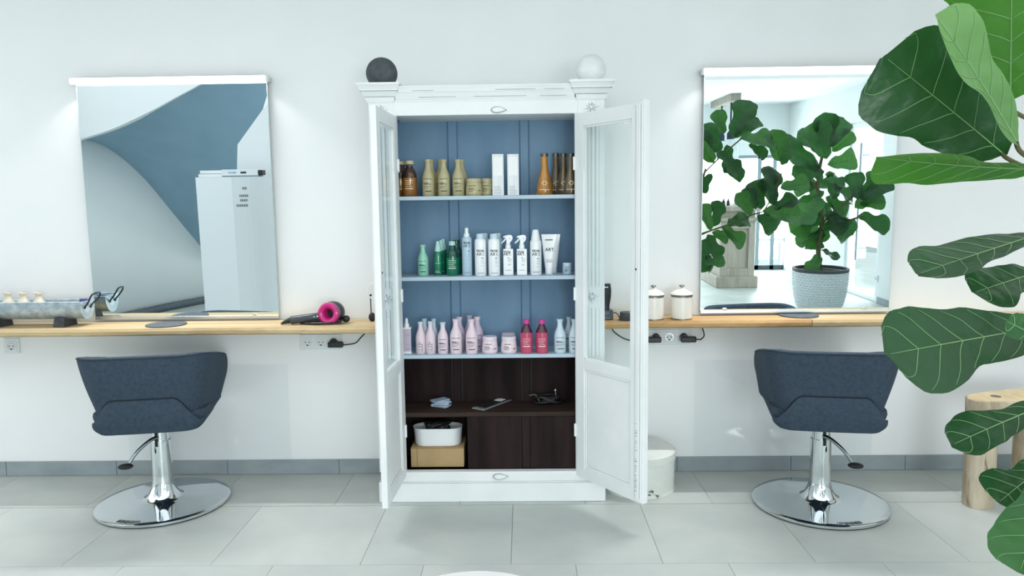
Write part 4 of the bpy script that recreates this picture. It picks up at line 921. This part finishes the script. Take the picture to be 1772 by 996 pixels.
# far wall with big glazing
def far(px, py): return MY(px, py, YFAR)
gl, gr = 1.0, far(1362, 400).x; gt = far(1330, 268).z
wf = thing('wall_back', 'white end wall around the wide shop window', 'wall', (3, YFAR, 0), kind='structure')
MB().box(gr, XR+.15, YFAR-.15, YFAR, 0, CEIL).build('wall_piece', 'wall', wf); MB().box(gl, gr, YFAR-.15, YFAR, gt, CEIL).build('wall_piece', 'wall', wf)
wn1 = thing('window_1', 'wide shop window of glass doors at the far end', 'window', ((gl+gr)/2, YFAR, 0), kind='structure')
xs = [gl, 1.9, 2.75, far(1312, 400).x, far(1338, 400).x-.0, gr]
for x in xs: MB().box(x-.03, x+.03, YFAR-.1, YFAR-.03, 0, gt).build('window_frame', 'frame_grey', wn1)
MB().box(gl, gr, YFAR-.1, YFAR-.03, gt-.05, gt).build('window_frame', 'frame_grey', wn1); MB().box(gl, gr, YFAR-.1, YFAR-.03, 0, .07).build('threshold', 'slate', wn1)
zm = far(1320, 415).z
MB().box(xs[3], gr, YFAR-.09, YFAR-.04, zm-.02, zm+.02).build('window_frame', 'white_plastic', wn1)
for a, b in zip(xs[:-1], xs[1:]): MB().box(a+.03, b-.03, YFAR-.07, YFAR-.065, .07, gt-.05).build('pane', 'pane', wn1)
# weathered counter
B0, B1 = MZ(1243, 497, 0), MZ(1305, 498, 0); yc_ = (B0.y+B1.y)/2; zc_ = MY(1275, 357, yc_).z
t = thing('reception_counter', 'weathered grey wooden counter with panelled end', 'counter', ((B0.x+B1.x)/2-.2, yc_, 0)); x0, x1 = B0.x, B1.x
MB().box(x0, x1, yc_-1.6, yc_, .16, zc_-.06).build('counter_body', 'counter_wood', t, bevel=.006)
MB().box(x0-.05, x1+.05, yc_-1.65, yc_+.04, 0, .16).build('plinth', 'counter_wood', t, bevel=.012)
MB().box(x0-.06, x1+.06, yc_-1.66, yc_+.06, zc_-.06, zc_).build('counter_top', 'counter_wood', t, bevel=.008)
for a, b, c, d in ((x0, x0+.09, .16, zc_-.2), (x1-.09, x1, .16, zc_-.2), (x0+.09, x1-.09, zc_-.30, zc_-.2), (x0+.09, x1-.09, .16, .27)): MB().box(a, b, yc_, yc_+.022, c, d).build('panel_frame', 'counter_wood', t, bevel=.006)
MB().box(x0-.03, x1+.03, yc_, yc_+.05, zc_-.2, zc_-.15).build('counter_moulding', 'counter_wood', t, bevel=.01)
for px, l in ((1252, 'dark bottle on the weathered counter, left one'), (1260, 'dark bottle on the weathered counter, right one')):
    P = MY(px, 352, yc_-.3); o = tag(MB().lathe([(.022, 0), (.022, .06), (.01, .08), (.01, .1)], (P.x, yc_-.3, zc_), 14).build('counter_bottle', 'dark_plastic', None, True), l, 'bottle', 'bottles on the counter')
P = MY(1285, 348, yc_-.5); o = tag(MB().lathe([(.12, 0), (.15, .1), (.15, .22), (.13, .24), (.128, .23), (.11, .01)], (P.x, yc_-.5, zc_), 28).build('glass_bowl', 'bulb_glass', None, True), 'clear glass bowl on the weathered counter', 'bowl')
# pendant over the counter
P0, P1 = MZ(1238, 176, CEIL), MZ(1272, 162, CEIL); P1 = P0+(P1-P0).normalized()*1.2; t = thing('pendant_lamp', 'industrial pendant lamp with ceiling beam and two glass shades', 'lamp', tuple((P0+P1)/2))
dp = (P1-P0).normalized(); npd = Vector((-dp.y, dp.x, 0))
TB = Matrix(((dp.x, npd.x, 0, P0.x), (dp.y, npd.y, 0, P0.y), (0, 0, 1, 0), (0, 0, 0, 1))); Lb = (P1-P0).length
MB(TB).box(0, Lb, -.07, .07, CEIL-.10, CEIL-.001).build('ceiling_beam', 'counter_wood', t, bevel=.006)
for q in (.35, .8):
    bx_ = TB @ Vector((Lb*q, 0, CEIL-.1)); zl = 2.02
    MB().tube([bx_, (bx_.x, bx_.y, zl+.12)], .012, 8).build('chain', 'iron', t)
    MB().lathe([(.05, 0), (.05, .08), (.02, .12)], (bx_.x, bx_.y, zl), 16).build('lamp_holder', 'iron', t, True)
    MB().lathe([(.05, 0), (.11, -.07), (.13, -.17), (.11, -.26), (.104, -.26), (.122, -.17), (.1, -.07)], (bx_.x, bx_.y, zl), 20, cap=False).build('glass_shade', 'bulb_glass', t, True)

# --- curved staircase in the left mirror
WP = [(-5.0, -2.2), (-4.92, -3.0), (-4.75, -3.9), (-4.48, -4.77), (-4.12, -5.6), (-3.6, -6.35), (-2.9, -6.95), (-2.1, -7.3)]
WPs = [(p.x, p.y) for p in spline([(a, b, 0) for a, b in WP], 6)]
def on_curve(px, py, poly=WPs):
    d = mdir(px, py)
    for (ax_, ay_), (bx2, by2) in zip(poly[:-1], poly[1:]):
        ex, ey = bx2-ax_, by2-ay_; det = d.x*(-ey)+ex*d.y
        if abs(det) < 1e-9: continue
        rx, ry = ax_-_MO.x, ay_-_MO.y; t_ = (rx*(-ey)+ex*ry)/det; u_ = (d.x*ry-d.y*rx)/det
        if t_ > 0 and -1e-6 <= u_ <= 1+1e-6: return _MO+d*t_
    return None
n = len(WPs); vs = []
for a, b in WPs: vs += [(a, b, 0), (a, b, 2.95)]
struct(MB().add(vs, [(2*k, 2*k+2, 2*k+3, 2*k+1) for k in range(n-1)]).build('wall_left', 'wall', None, True), 'curved white stairwell wall', 'wall')
vs = []
for a, b in WPs: vs += [(a+.032, b+.025, 0), (a+.032, b+.025, .09)]
struct(MB().add(vs, [(2*k, 2*k+2, 2*k+3, 2*k+1) for k in range(n-1)]).build('baseboard_left', 'slate', None, True), 'dark skirting of the curved stairwell wall', 'baseboard')
lowpx = [(120, 236), (140, 240), (175, 251), (210, 275), (250, 312), (290, 360), (320, 397), (345, 427), (372, 462)]
for nm in ('wall_left', 'baseboard_left'):
    q = bpy.data.objects[nm].modifiers.new('thick', 'SOLIDIFY'); q.thickness = .05 if nm == 'wall_left' else .015; q.offset = 0
uppx = [(120, 246, 3.3), (146, 238.5, 3.5), (200, 221, 3.6), (262, 192, 3.6), (310, 166, 3.55), (345, 147, 3.5), (390, 118, 3.4), (440, 84, 3.3), (500, 40, 3.2)]
lo = [on_curve(a, b) for a, b in lowpx]; up = [M(a, b, c) for a, b, c in uppx]
st = thing('staircase', 'curved staircase with shade-toned underside and solid white balustrade', 'staircase', tuple(up[4]*.5+lo[4]*.5))
LO, UP = spline(lo, 6), spline(up, 6); N = len(LO)
MB().slab(lambda u, v: tuple(LO[round(u*(N-1))].lerp(UP[round(u*(N-1))], v)), lambda u, v: tuple(LO[round(u*(N-1))].lerp(UP[round(u*(N-1))], v)+Vector((0, 0, .12))), N-1, 4).build('stair_underside', 'stair_shade', st, True)
MB().slab(lambda u, v: tuple(UP[round(u*(N-1))]+Vector((0, .03, -.006+.95*v))), lambda u, v: tuple(UP[round(u*(N-1))]+Vector((0, -.08, .0+.95*v))), N-1, 2).build('balustrade', 'wall', st, True)
# white partition to the right of the stair
pp = [M(a, b, 3.35) for a, b in ((411, 700), (411, 250), (470, 168), (520, 96), (640, 96), (640, 700))]
for q in pp:
    if q.z < .3: q.z = 0
o = MB().prism([(q.x, q.z) for q in pp], lambda a, b: (a, pp[0].y, b), lambda a, b: (a, pp[0].y-.1, b)).build('wall_stair', 'wall'); struct(o, 'white sloping stair wall beside the tall cabinet', 'wall')
# tall white cabinet with rounded front
K0, K1 = M(338, 306, 3.0), M(400, 306, 2.75); zk = K1.z; K2 = M(440, 306, 2.78); K3 = M(475, 306, 2.9); K4 = M(510, 306, 3.1)
t = thing('tall_cabinet', 'tall white cabinet with rounded front beside the staircase', 'cabinet', (K1.x, K1.y-.2, 0))
arc = [(p.x, p.y) for p in spline([K1, K2, K3, K4], 5)]
poly = [(K0.x, K0.y)]+arc+[(K4.x, K4.y-.06), (K0.x+.05, K4.y-.08)]
MB().prism(poly, lambda a, b: (a, b, 0), lambda a, b: (a, b, zk)).build('cabinet_body', 'white_plastic', t)
m = MB(); rr = random.Random(2)
def along(d):                                  # point on the rounded front, a hair proud of it
    for (ax_, ay_), (bx2, by2) in zip(arc[:-1], arc[1:]):
        L_ = sqrt((bx2-ax_)**2+(by2-ay_)**2)
        if d <= L_:
            n_ = Vector((-(by2-ay_), bx2-ax_, 0)).normalized(); n_ = n_ if n_.y > 0 else -n_
            return Vector((ax_+(bx2-ax_)*d/L_, ay_+(by2-ay_)*d/L_, 0))+n_*.0015
        d -= L_
for zz, a, b in ((.09, .09, .11), (.155, .06, .125), (.195, .065, .125), (.24, .03, .125)):
    x = a
    while x < b:
        w = rr.uniform(.008, .016); P = along(x); Q = along(x+w)
        m.add([(P.x, P.y, zk-zz-.02), (Q.x, Q.y, zk-zz-.02), (Q.x, Q.y, zk-zz), (P.x, P.y, zk-zz)], [(0, 1, 2, 3)]); x += w+.004
m.build('lettering', 'print_grey', t, label='small grey printed lines')
for k, (a, b, z) in enumerate(((348, 392, 0), (351, 397, .032))):
    A_, B_ = M(a, 304, 3.04), M(b, 304, 2.98)
    o = MB().box(A_.x, B_.x, A_.y-.10, A_.y+.06, zk+z+.001, zk+z+.029).build('ring_binder', 'paper', None, bevel=.003); tag(o, 'white binder lying on the tall white cabinet, '+('bottom one' if k == 0 else 'top one'), 'binder', 'binders')
A_, B_ = M(386, 304, 2.86), M(452, 304, 2.9); t = thing('card_terminal', 'flat white device with black knob on the tall cabinet', 'device', ((A_.x+B_.x)/2, A_.y, zk))
MB().box(A_.x, B_.x, A_.y-.1, A_.y+.03, zk+.012, zk+.065).build('casing', 'white_plastic', t, bevel=.004); MB().box(A_.x, B_.x, A_.y-.1, A_.y+.026, zk+.001, zk+.012).build('base_plate', 'frame_grey', t)
MB().box(A_.x+.06, A_.x+.13, A_.y+.03, A_.y+.032, zk+.03, zk+.045).build('display', 'card_blue', t); MB().box(A_.x+.17, A_.x+.22, A_.y+.03, A_.y+.033, zk+.03, zk+.045).build('switch', 'dark_plastic', t)
MB().box(B_.x-.01, B_.x+.035, A_.y-.06, A_.y+.03, zk+.012, zk+.058).build('knob', 'dark_plastic', t, bevel=.006)

# ================================================================== FIDDLE LEAF FIGS
WTAB = [(0, .02), (.04, .22), (.12, .44), (.25, .56), (.38, .58), (.5, .68), (.65, .90), (.78, 1.0), (.88, .93), (.95, .70), (.985, .40), (1, .05)]
def wprof(u):
    for (a, b), (c, d) in zip(WTAB[:-1], WTAB[1:]):
        if u <= c: q = (u-a)/(c-a); q = q*q*(3-2*q)*.5+q*.5; return b+(d-b)*q
    return .05
def leaf_fn(L, Wd, curl, fold, wave, seed, asym=0., bend=0.):
    rnd = random.Random(seed); p1, p2 = rnd.uniform(0, 6), rnd.uniform(0, 6)
    def fn(u, v):                       # v in [-1,1]
        w = wprof(u)*Wd*(1+asym*v)*(1+.075*sin(u*11+p1+(2.3 if v > 0 else 0))+.03*sin(u*23+p2+(1 if v > 0 else 0)))
        y = v*w; z = -curl*L*u*u+fold*abs(v)*w+wave*abs(v)**2*sin(u*13+p1+(p2 if v > 0 else 0))*Wd*.5
        z += .012*Wd*sin(u*40)*(1-abs(v))*abs(v)*4
        return Vector((u*L, y+bend*L*u*u, z))
    return fn
def leaf_meshes(L, Wd, curl, fold, wave, seed, asym=0., bend=0., veins=6, nu=22, nv=10, vr=.0022):
    fn = leaf_fn(L, Wd, curl, fold, wave, seed, asym, bend)
    a = MB().grid(lambda u, v: fn(u, -1+2*v), nu, nv); b = MB()
    b.tube([fn(i/20*.97, 0)+Vector((0, 0, .0008)) for i in range(21)], [vr*(1.4-i*.05) for i in range(21)], 6)
    for k in range(veins):
        u0 = .10+.70*k/max(1, veins-1)
        for sg in (-1, 1):
            pts = []
            for i in range(9):
                q = i/8; pts.append(fn(min(.985, u0+.20*q-.16*q*q+.15*q**3), sg*q*.93)+Vector((0, 0, .0006)))
            b.tube(pts, [vr*(.75-.05*i) for i in range(9)], 5)
    return a, b
def lmesh(m, name, mt):
    me = bpy.data.meshes.new(name); me.from_pydata([tuple(p) for p in m.v], [], m.f); me.materials.append(MATS[mt]); me.polygons.foreach_set('use_smooth', [True]*len(me.polygons)); return me
def frame(base, tip, nrm):
    X = (tip-base).normalized(); Z = nrm-X*nrm.dot(X)
    Z = Z.normalized() if Z.length > 1e-6 else X.orthogonal().normalized()
    Y = Z.cross(X); return Matrix(((X.x, Y.x, Z.x, base.x), (X.y, Y.y, Z.y, base.y), (X.z, Y.z, Z.z, base.z), (0, 0, 0, 1)))
def add_leaf(plant, me_l, me_v, Mx, scale=1.):
    o0 = worg(plant)
    l = bpy.data.objects.new('leaf', me_l); COL.objects.link(l); l.parent = plant
    l.matrix_local = Matrix.Translation(-o0) @ Mx @ Matrix.Scale(scale, 4)
    if me_v:
        v = bpy.data.objects.new('leaf_vein', me_v); COL.objects.link(v); v.parent = l
    return l
VAR = []
for k, (cu, fo, wv, mt) in enumerate(((.10, .25, .22, 'leaf'), (.22, .15, .28, 'leaf'), (.05, .35, .2, 'leaf_mid'), (.30, .1, .3, 'leaf'), (.12, .45, .18, 'leaf_mid'))):
    a, b = leaf_meshes(1., .34, cu, fo, wv, 20+k, veins=5, nu=16, nv=8, vr=.006); VAR.append((lmesh(a, 'leaf', mt), lmesh(b, 'leaf_vein', 'vein_dark')))
# --- fig A : big plant standing right of the camera, leaves reaching into the picture
PA = Vector((1.38, -2.42, 0))
figA = thing('fiddle_leaf_fig', 'large fiddle leaf fig whose big leaves reach into the right edge', 'plant', PA, 'fig trees')
MB().lathe([(.17, 0), (.2, .02), (.24, .36), (.245, .4), (.225, .4), (.22, .36)], PA, 40).build('pot', 'pot_glaze', figA, True)
MB().lathe([(.218, .34), (.218, .355)], PA, 32).build('soil', 'soil', figA)
def branch(pts, r0, r1): q = spline(pts, 6); MB().tube(q, [r0+(r1-r0)*i/(len(q)-1) for i in range(len(q))], 8).build('branch', 'stem', figA, True)
MAIN = spline([PA+Vector((0, 0, .35)), Vector((1.27, -2.41, .55)), Vector((1.16, -2.40, .80)), Vector((1.12, -2.38, 1.10)), Vector((1.10, -2.38, 1.40)), Vector((1.08, -2.38, 1.65)), Vector((1.06, -2.38, 1.95))], 8)
MB().tube(MAIN, [.02-.012*i/(len(MAIN)-1) for i in range(len(MAIN))], 8).build('trunk', 'stem', figA, True)
branch([PA+Vector((0, 0, .35)), PA+Vector((.01, .02, .8)), PA+Vector((.04, .05, 1.3)), PA+Vector((.10, .05, 1.6))], .018, .008)
def fg(base, tip, width_px, roll, mt='leaf', yb=-2.40, yt=-2.42, curl=.12, fold=.18, wave=.16, seed=1, asym=0., bend=0., veins=6, vm='vein', flipn=False):
    """a leaf of the near plant: base and tip pixels, blade width in pixels, roll about its own axis (degrees)"""
    A_ = onY(*base, yb); B_ = onY(*tip, yt); L = (B_-A_).length; Wd = wid(width_px, (A_+B_)/2)/2
    X = (B_-A_).normalized(); toc = (CAM-(A_+B_)/2).normalized(); side = X.cross(toc).normalized(); toc = side.cross(X)
    nrm = toc*cos(radians(roll))+side*sin(radians(roll))
    a, b = leaf_meshes(L, Wd, curl, fold, wave, seed, asym, bend, veins, 30, 14, .0012)
    Mx = frame(A_, B_, nrm if not flipn else -nrm)
    add_leaf(figA, lmesh(a, 'leaf', mt), lmesh(b, 'leaf_vein', vm), Mx)
    E_ = min(MAIN, key=lambda p: (p-(A_+Vector((0, 0, -.07)))).length)      # petiole joins the trunk just below the blade
    MB().tube(spline([A_+X*.01, A_-X*.02, (A_-X*.02).lerp(E_, .55)+Vector((0, 0, -.008)), E_], 5), .0042, 6).build('petiole', 'stem', figA, True)
fg((1738, 268), (1540, 100), 205, 12, 'leaf', -2.40, -2.50, .06, .05, .10, 3, .0, .0, 5)
fg((1762, 252), (1634, 22), 120, 58, 'leaf_pale', -2.50, -2.60, .05, .35, .10, 5, 0, 0, 6)
fg((1720, 120), (1640, -30), 46, 40, 'leaf_mid', -2.30, -2.35, .02, .3, .1, 6, 0, 0, 4)
fg((1748, 172), (1752, -110), 215, 5, 'leaf_bright', -2.36, -2.50, .0, .08, .08, 7, 0, 0, 6)
fg((1800, 292), (1521, 287), 120, -62, 'leaf_bright', -2.42, -2.52, .05, .30, .08, 8, 0, 0, 6)
fg((1800, 405), (1588, 470), 110, 52, 'leaf', -2.30, -2.40, .02, .25, .12, 9, 0, 0, 6)
fg((1800, 470), (1688, 502), 96, 30, 'leaf', -2.25, -2.3, .05, .15, .12, 10, 0, 0, 4)
fg((1800, 566), (1538, 610), 160, 16, 'leaf', -2.42, -2.52, .03, .12, .14, 12, 0, 0, 6)
fg((1808, 590), (1748, 556), 50, 20, 'leaf_mid', -2.5, -2.52, .1, .2, .1, 13, 0, 0, 3)
fg((1805, 702), (1650, 762), 84, 28, 'leaf', -2.40, -2.48, .06, .18, .12, 14, 0, 0, 5)
fg((1815, 800), (1728, 866), 100, 20, 'leaf', -2.40, -2.44, .05, .1, .1, 15, 0, 0, 5)
fg((1825, 815), (1762, 990), 130, 15, 'leaf_mid', -2.48, -2.52, .05, .12, .1, 16, 0, 0, 5)
def mleaf(plant, base, tip, Yb, Yt, var, nhint, k=1.):
    A_ = M(*base, Yb); B_ = M(*tip, Yt); me_l, me_v = VAR[var % 5]; add_leaf(plant, me_l, me_v, frame(A_, B_, nhint), (B_-A_).length*k)
# leaves of fig A seen only in the mirror
rnd = random.Random(21); Y0 = 2.36
BL = [((1216, 302), (1285, 238)), ((1340, 405), (1300, 470)), ((1216, 395), (1262, 372)), ((1318, 372), (1380, 330))]
LA = [((1268, 236), (1297, 172)), ((1270, 238), (1312, 200)), ((1252, 232), (1240, 190)), ((1246, 265), (1224, 215)), ((1235, 282), (1203, 232)), ((1240, 262), (1282, 300)), ((1252, 290), (1290, 305)),
      ((1280, 240), (1342, 245)), ((1232, 300), (1210, 330)), ((1350, 280), (1338, 225)), ((1352, 285), (1372, 232)), ((1345, 318), (1325, 285)), ((1350, 325), (1402, 316)), ((1335, 352), (1345, 292)), ((1340, 355), (1322, 308)),
      ((1318, 362), (1306, 310)), ((1308, 362), (1294, 322)), ((1320, 368), (1388, 372)), ((1312, 372), (1352, 402)), ((1300, 372), (1278, 335)), ((1335, 362), (1380, 340)), ((1258, 388), (1300, 374)), ((1248, 392), (1288, 425)),
      ((1236, 392), (1250, 350)), ((1230, 398), (1212, 352)), ((1225, 405), (1245, 445)), ((1222, 412), (1208, 470)), ((1232, 402), (1262, 412)), ((1222, 442), (1240, 470)), ((1218, 455), (1255, 452)), ((1258, 250), (1262, 300)), ((1296, 250), (1330, 268))]
for i, (a, b) in enumerate(LA):
    nh = Vector((rnd.uniform(-.5, .5), 1.0, rnd.uniform(.0, .9))); dy = rnd.uniform(-.10, .10)
    mleaf(figA, a, b, 2.36+dy, 2.36+dy+rnd.uniform(-.08, .08), i, nh)
for pts in ([(1190, 330), (1216, 302), (1250, 268), (1285, 238)], [(1190, 420), (1222, 402), (1262, 388)], [(1262, 388), (1300, 372), (1325, 360), (1352, 300)], [(1190, 412), (1262, 388), (1300, 372)]):
    q = spline([M(a, b, 2.36) for a, b in pts], 5); MB().tube(q, .006, 7).build('branch', 'stem', figA, True)
# --- fig B : potted tree behind the camera, seen in the right mirror
YVB = 4.5; PC = M(1420, 463, YVB); rp = mwid(42, PC); zr = PC.z
figB = thing('fiddle_leaf_fig', 'bushy fiddle leaf fig in a dimpled white pot reflected in the mirror', 'plant', (PC.x, PC.y, 0), 'fig trees')
PB = Vector((PC.x, PC.y, 0)); hp = zr
prof = [(.60, 0), (.72, .05), (.84, .2), (.93, .42), (.985, .7), (1.0, .93)]
MB().lathe([(a*rp, b*hp) for a, b in prof]+[(rp*.94, hp*.93), (rp*.9, hp*.8)], PB, 56, cap=False).lathe([(.60*rp, 0), (.3*rp, .001)], PB, 40).build('pot', 'pot_glaze', figB, True)
m = MB()
for j in range(15):
    zf = .08+.058*j; r_ = rp*[prof[i][0]+(prof[i+1][0]-prof[i][0])*(zf-prof[i][1])/(prof[i+1][1]-prof[i][1]) for i in range(5) if prof[i][1] <= zf <= prof[i+1][1]][0]
    for i in range(44):
        a = 2*pi*(i+.5*(j % 2))/44; c_ = Vector((PB.x+r_*cos(a), PB.y+r_*sin(a), zf*hp)); tx = Vector((-sin(a), cos(a), 0))*rp*.055; tz = Vector((0, 0, hp*.026)); nn = Vector((cos(a), sin(a), 0))*.012
        m.add([c_-tx, c_-tz, c_+tx, c_+tz, c_+nn], [(0, 1, 4), (1, 2, 4), (2, 3, 4), (3, 0, 4)])
pd = m.build('pot_dimples', 'pot_glaze', figB); pd['kind'] = 'stuff'
MB().lathe([(rp*1.01, hp*.93), (rp*1.02, hp*.95), (rp*1.02, hp*1.0), (rp*.93, hp*1.0), (rp*.93, hp*.93)], PB, 56, cap=False).build('pot_rim', 'pot_rim', figB, True)
MB().lathe([(rp*.93, hp*.90), (rp*.92, hp*.915)], PB, 40).build('soil', 'soil', figB)
trunk = spline([PB+Vector((0, 0, hp*.9)), M(1416, 430, YVB), M(1422, 380, YVB), M(1415, 320, YVB), M(1425, 260, YVB), M(1438, 220, YVB)], 6)
MB().tube(trunk, [.03-.018*i/(len(trunk)-1) for i in range(len(trunk))], 8).build('trunk', 'stem', figB, True)
for pts in ([(1420, 390), (1450, 360), (1490, 330)], [(1420, 400), (1460, 385), (1495, 372)], [(1418, 330), (1390, 300), (1380, 285)]):
    q = spline([M(a, b, YVB) for a, b in pts], 5); MB().tube(q, .012, 6).build('branch', 'stem', figB, True)
LB = [((1428, 262), (1430, 202)), ((1432, 255), (1462, 205)), ((1440, 262), (1475, 232)), ((1425, 270), (1400, 228)), ((1430, 275), (1412, 215)), ((1420, 290), (1372, 262)), ((1425, 295), (1382, 300)), ((1432, 285), (1480, 275)),
      ((1440, 300), (1420, 330)), ((1430, 310), (1462, 318)), ((1485, 345), (1478, 300)), ((1490, 345), (1535, 312)), ((1488, 352), (1530, 350)), ((1485, 372), (1538, 388)), ((1480, 360), (1510, 330)), ((1495, 340), (1520, 300)),
      ((1425, 330), (1390, 352)), ((1425, 345), (1382, 380)), ((1430, 340), (1470, 368)), ((1425, 360), (1392, 402)), ((1430, 365), (1458, 402)), ((1432, 372), (1478, 408)), ((1420, 372), (1372, 398)), ((1428, 350), (1436, 392)),
      ((1415, 320), (1376, 330)), ((1440, 320), (1478, 345)), ((1422, 315), (1402, 280)), ((1418, 405), (1380, 420)), ((1420, 432), (1448, 438)), ((1418, 440), (1402, 470)), ((1422, 395), (1405, 432)), ((1438, 345), (1452, 300)), ((1412, 345), (1398, 312)), ((1440, 378), (1422, 412)), ((1445, 392), (1470, 380))]
for i, (a, b) in enumerate(LB):
    nh = Vector((rnd.uniform(-.6, .6), 1.0, rnd.uniform(-.1, .9))); dy = rnd.uniform(-.2, .2)
    mleaf(figB, a, b, YVB+dy*.5, YVB+dy*.5+rnd.uniform(-.18, .18), i, nh, 1.08)
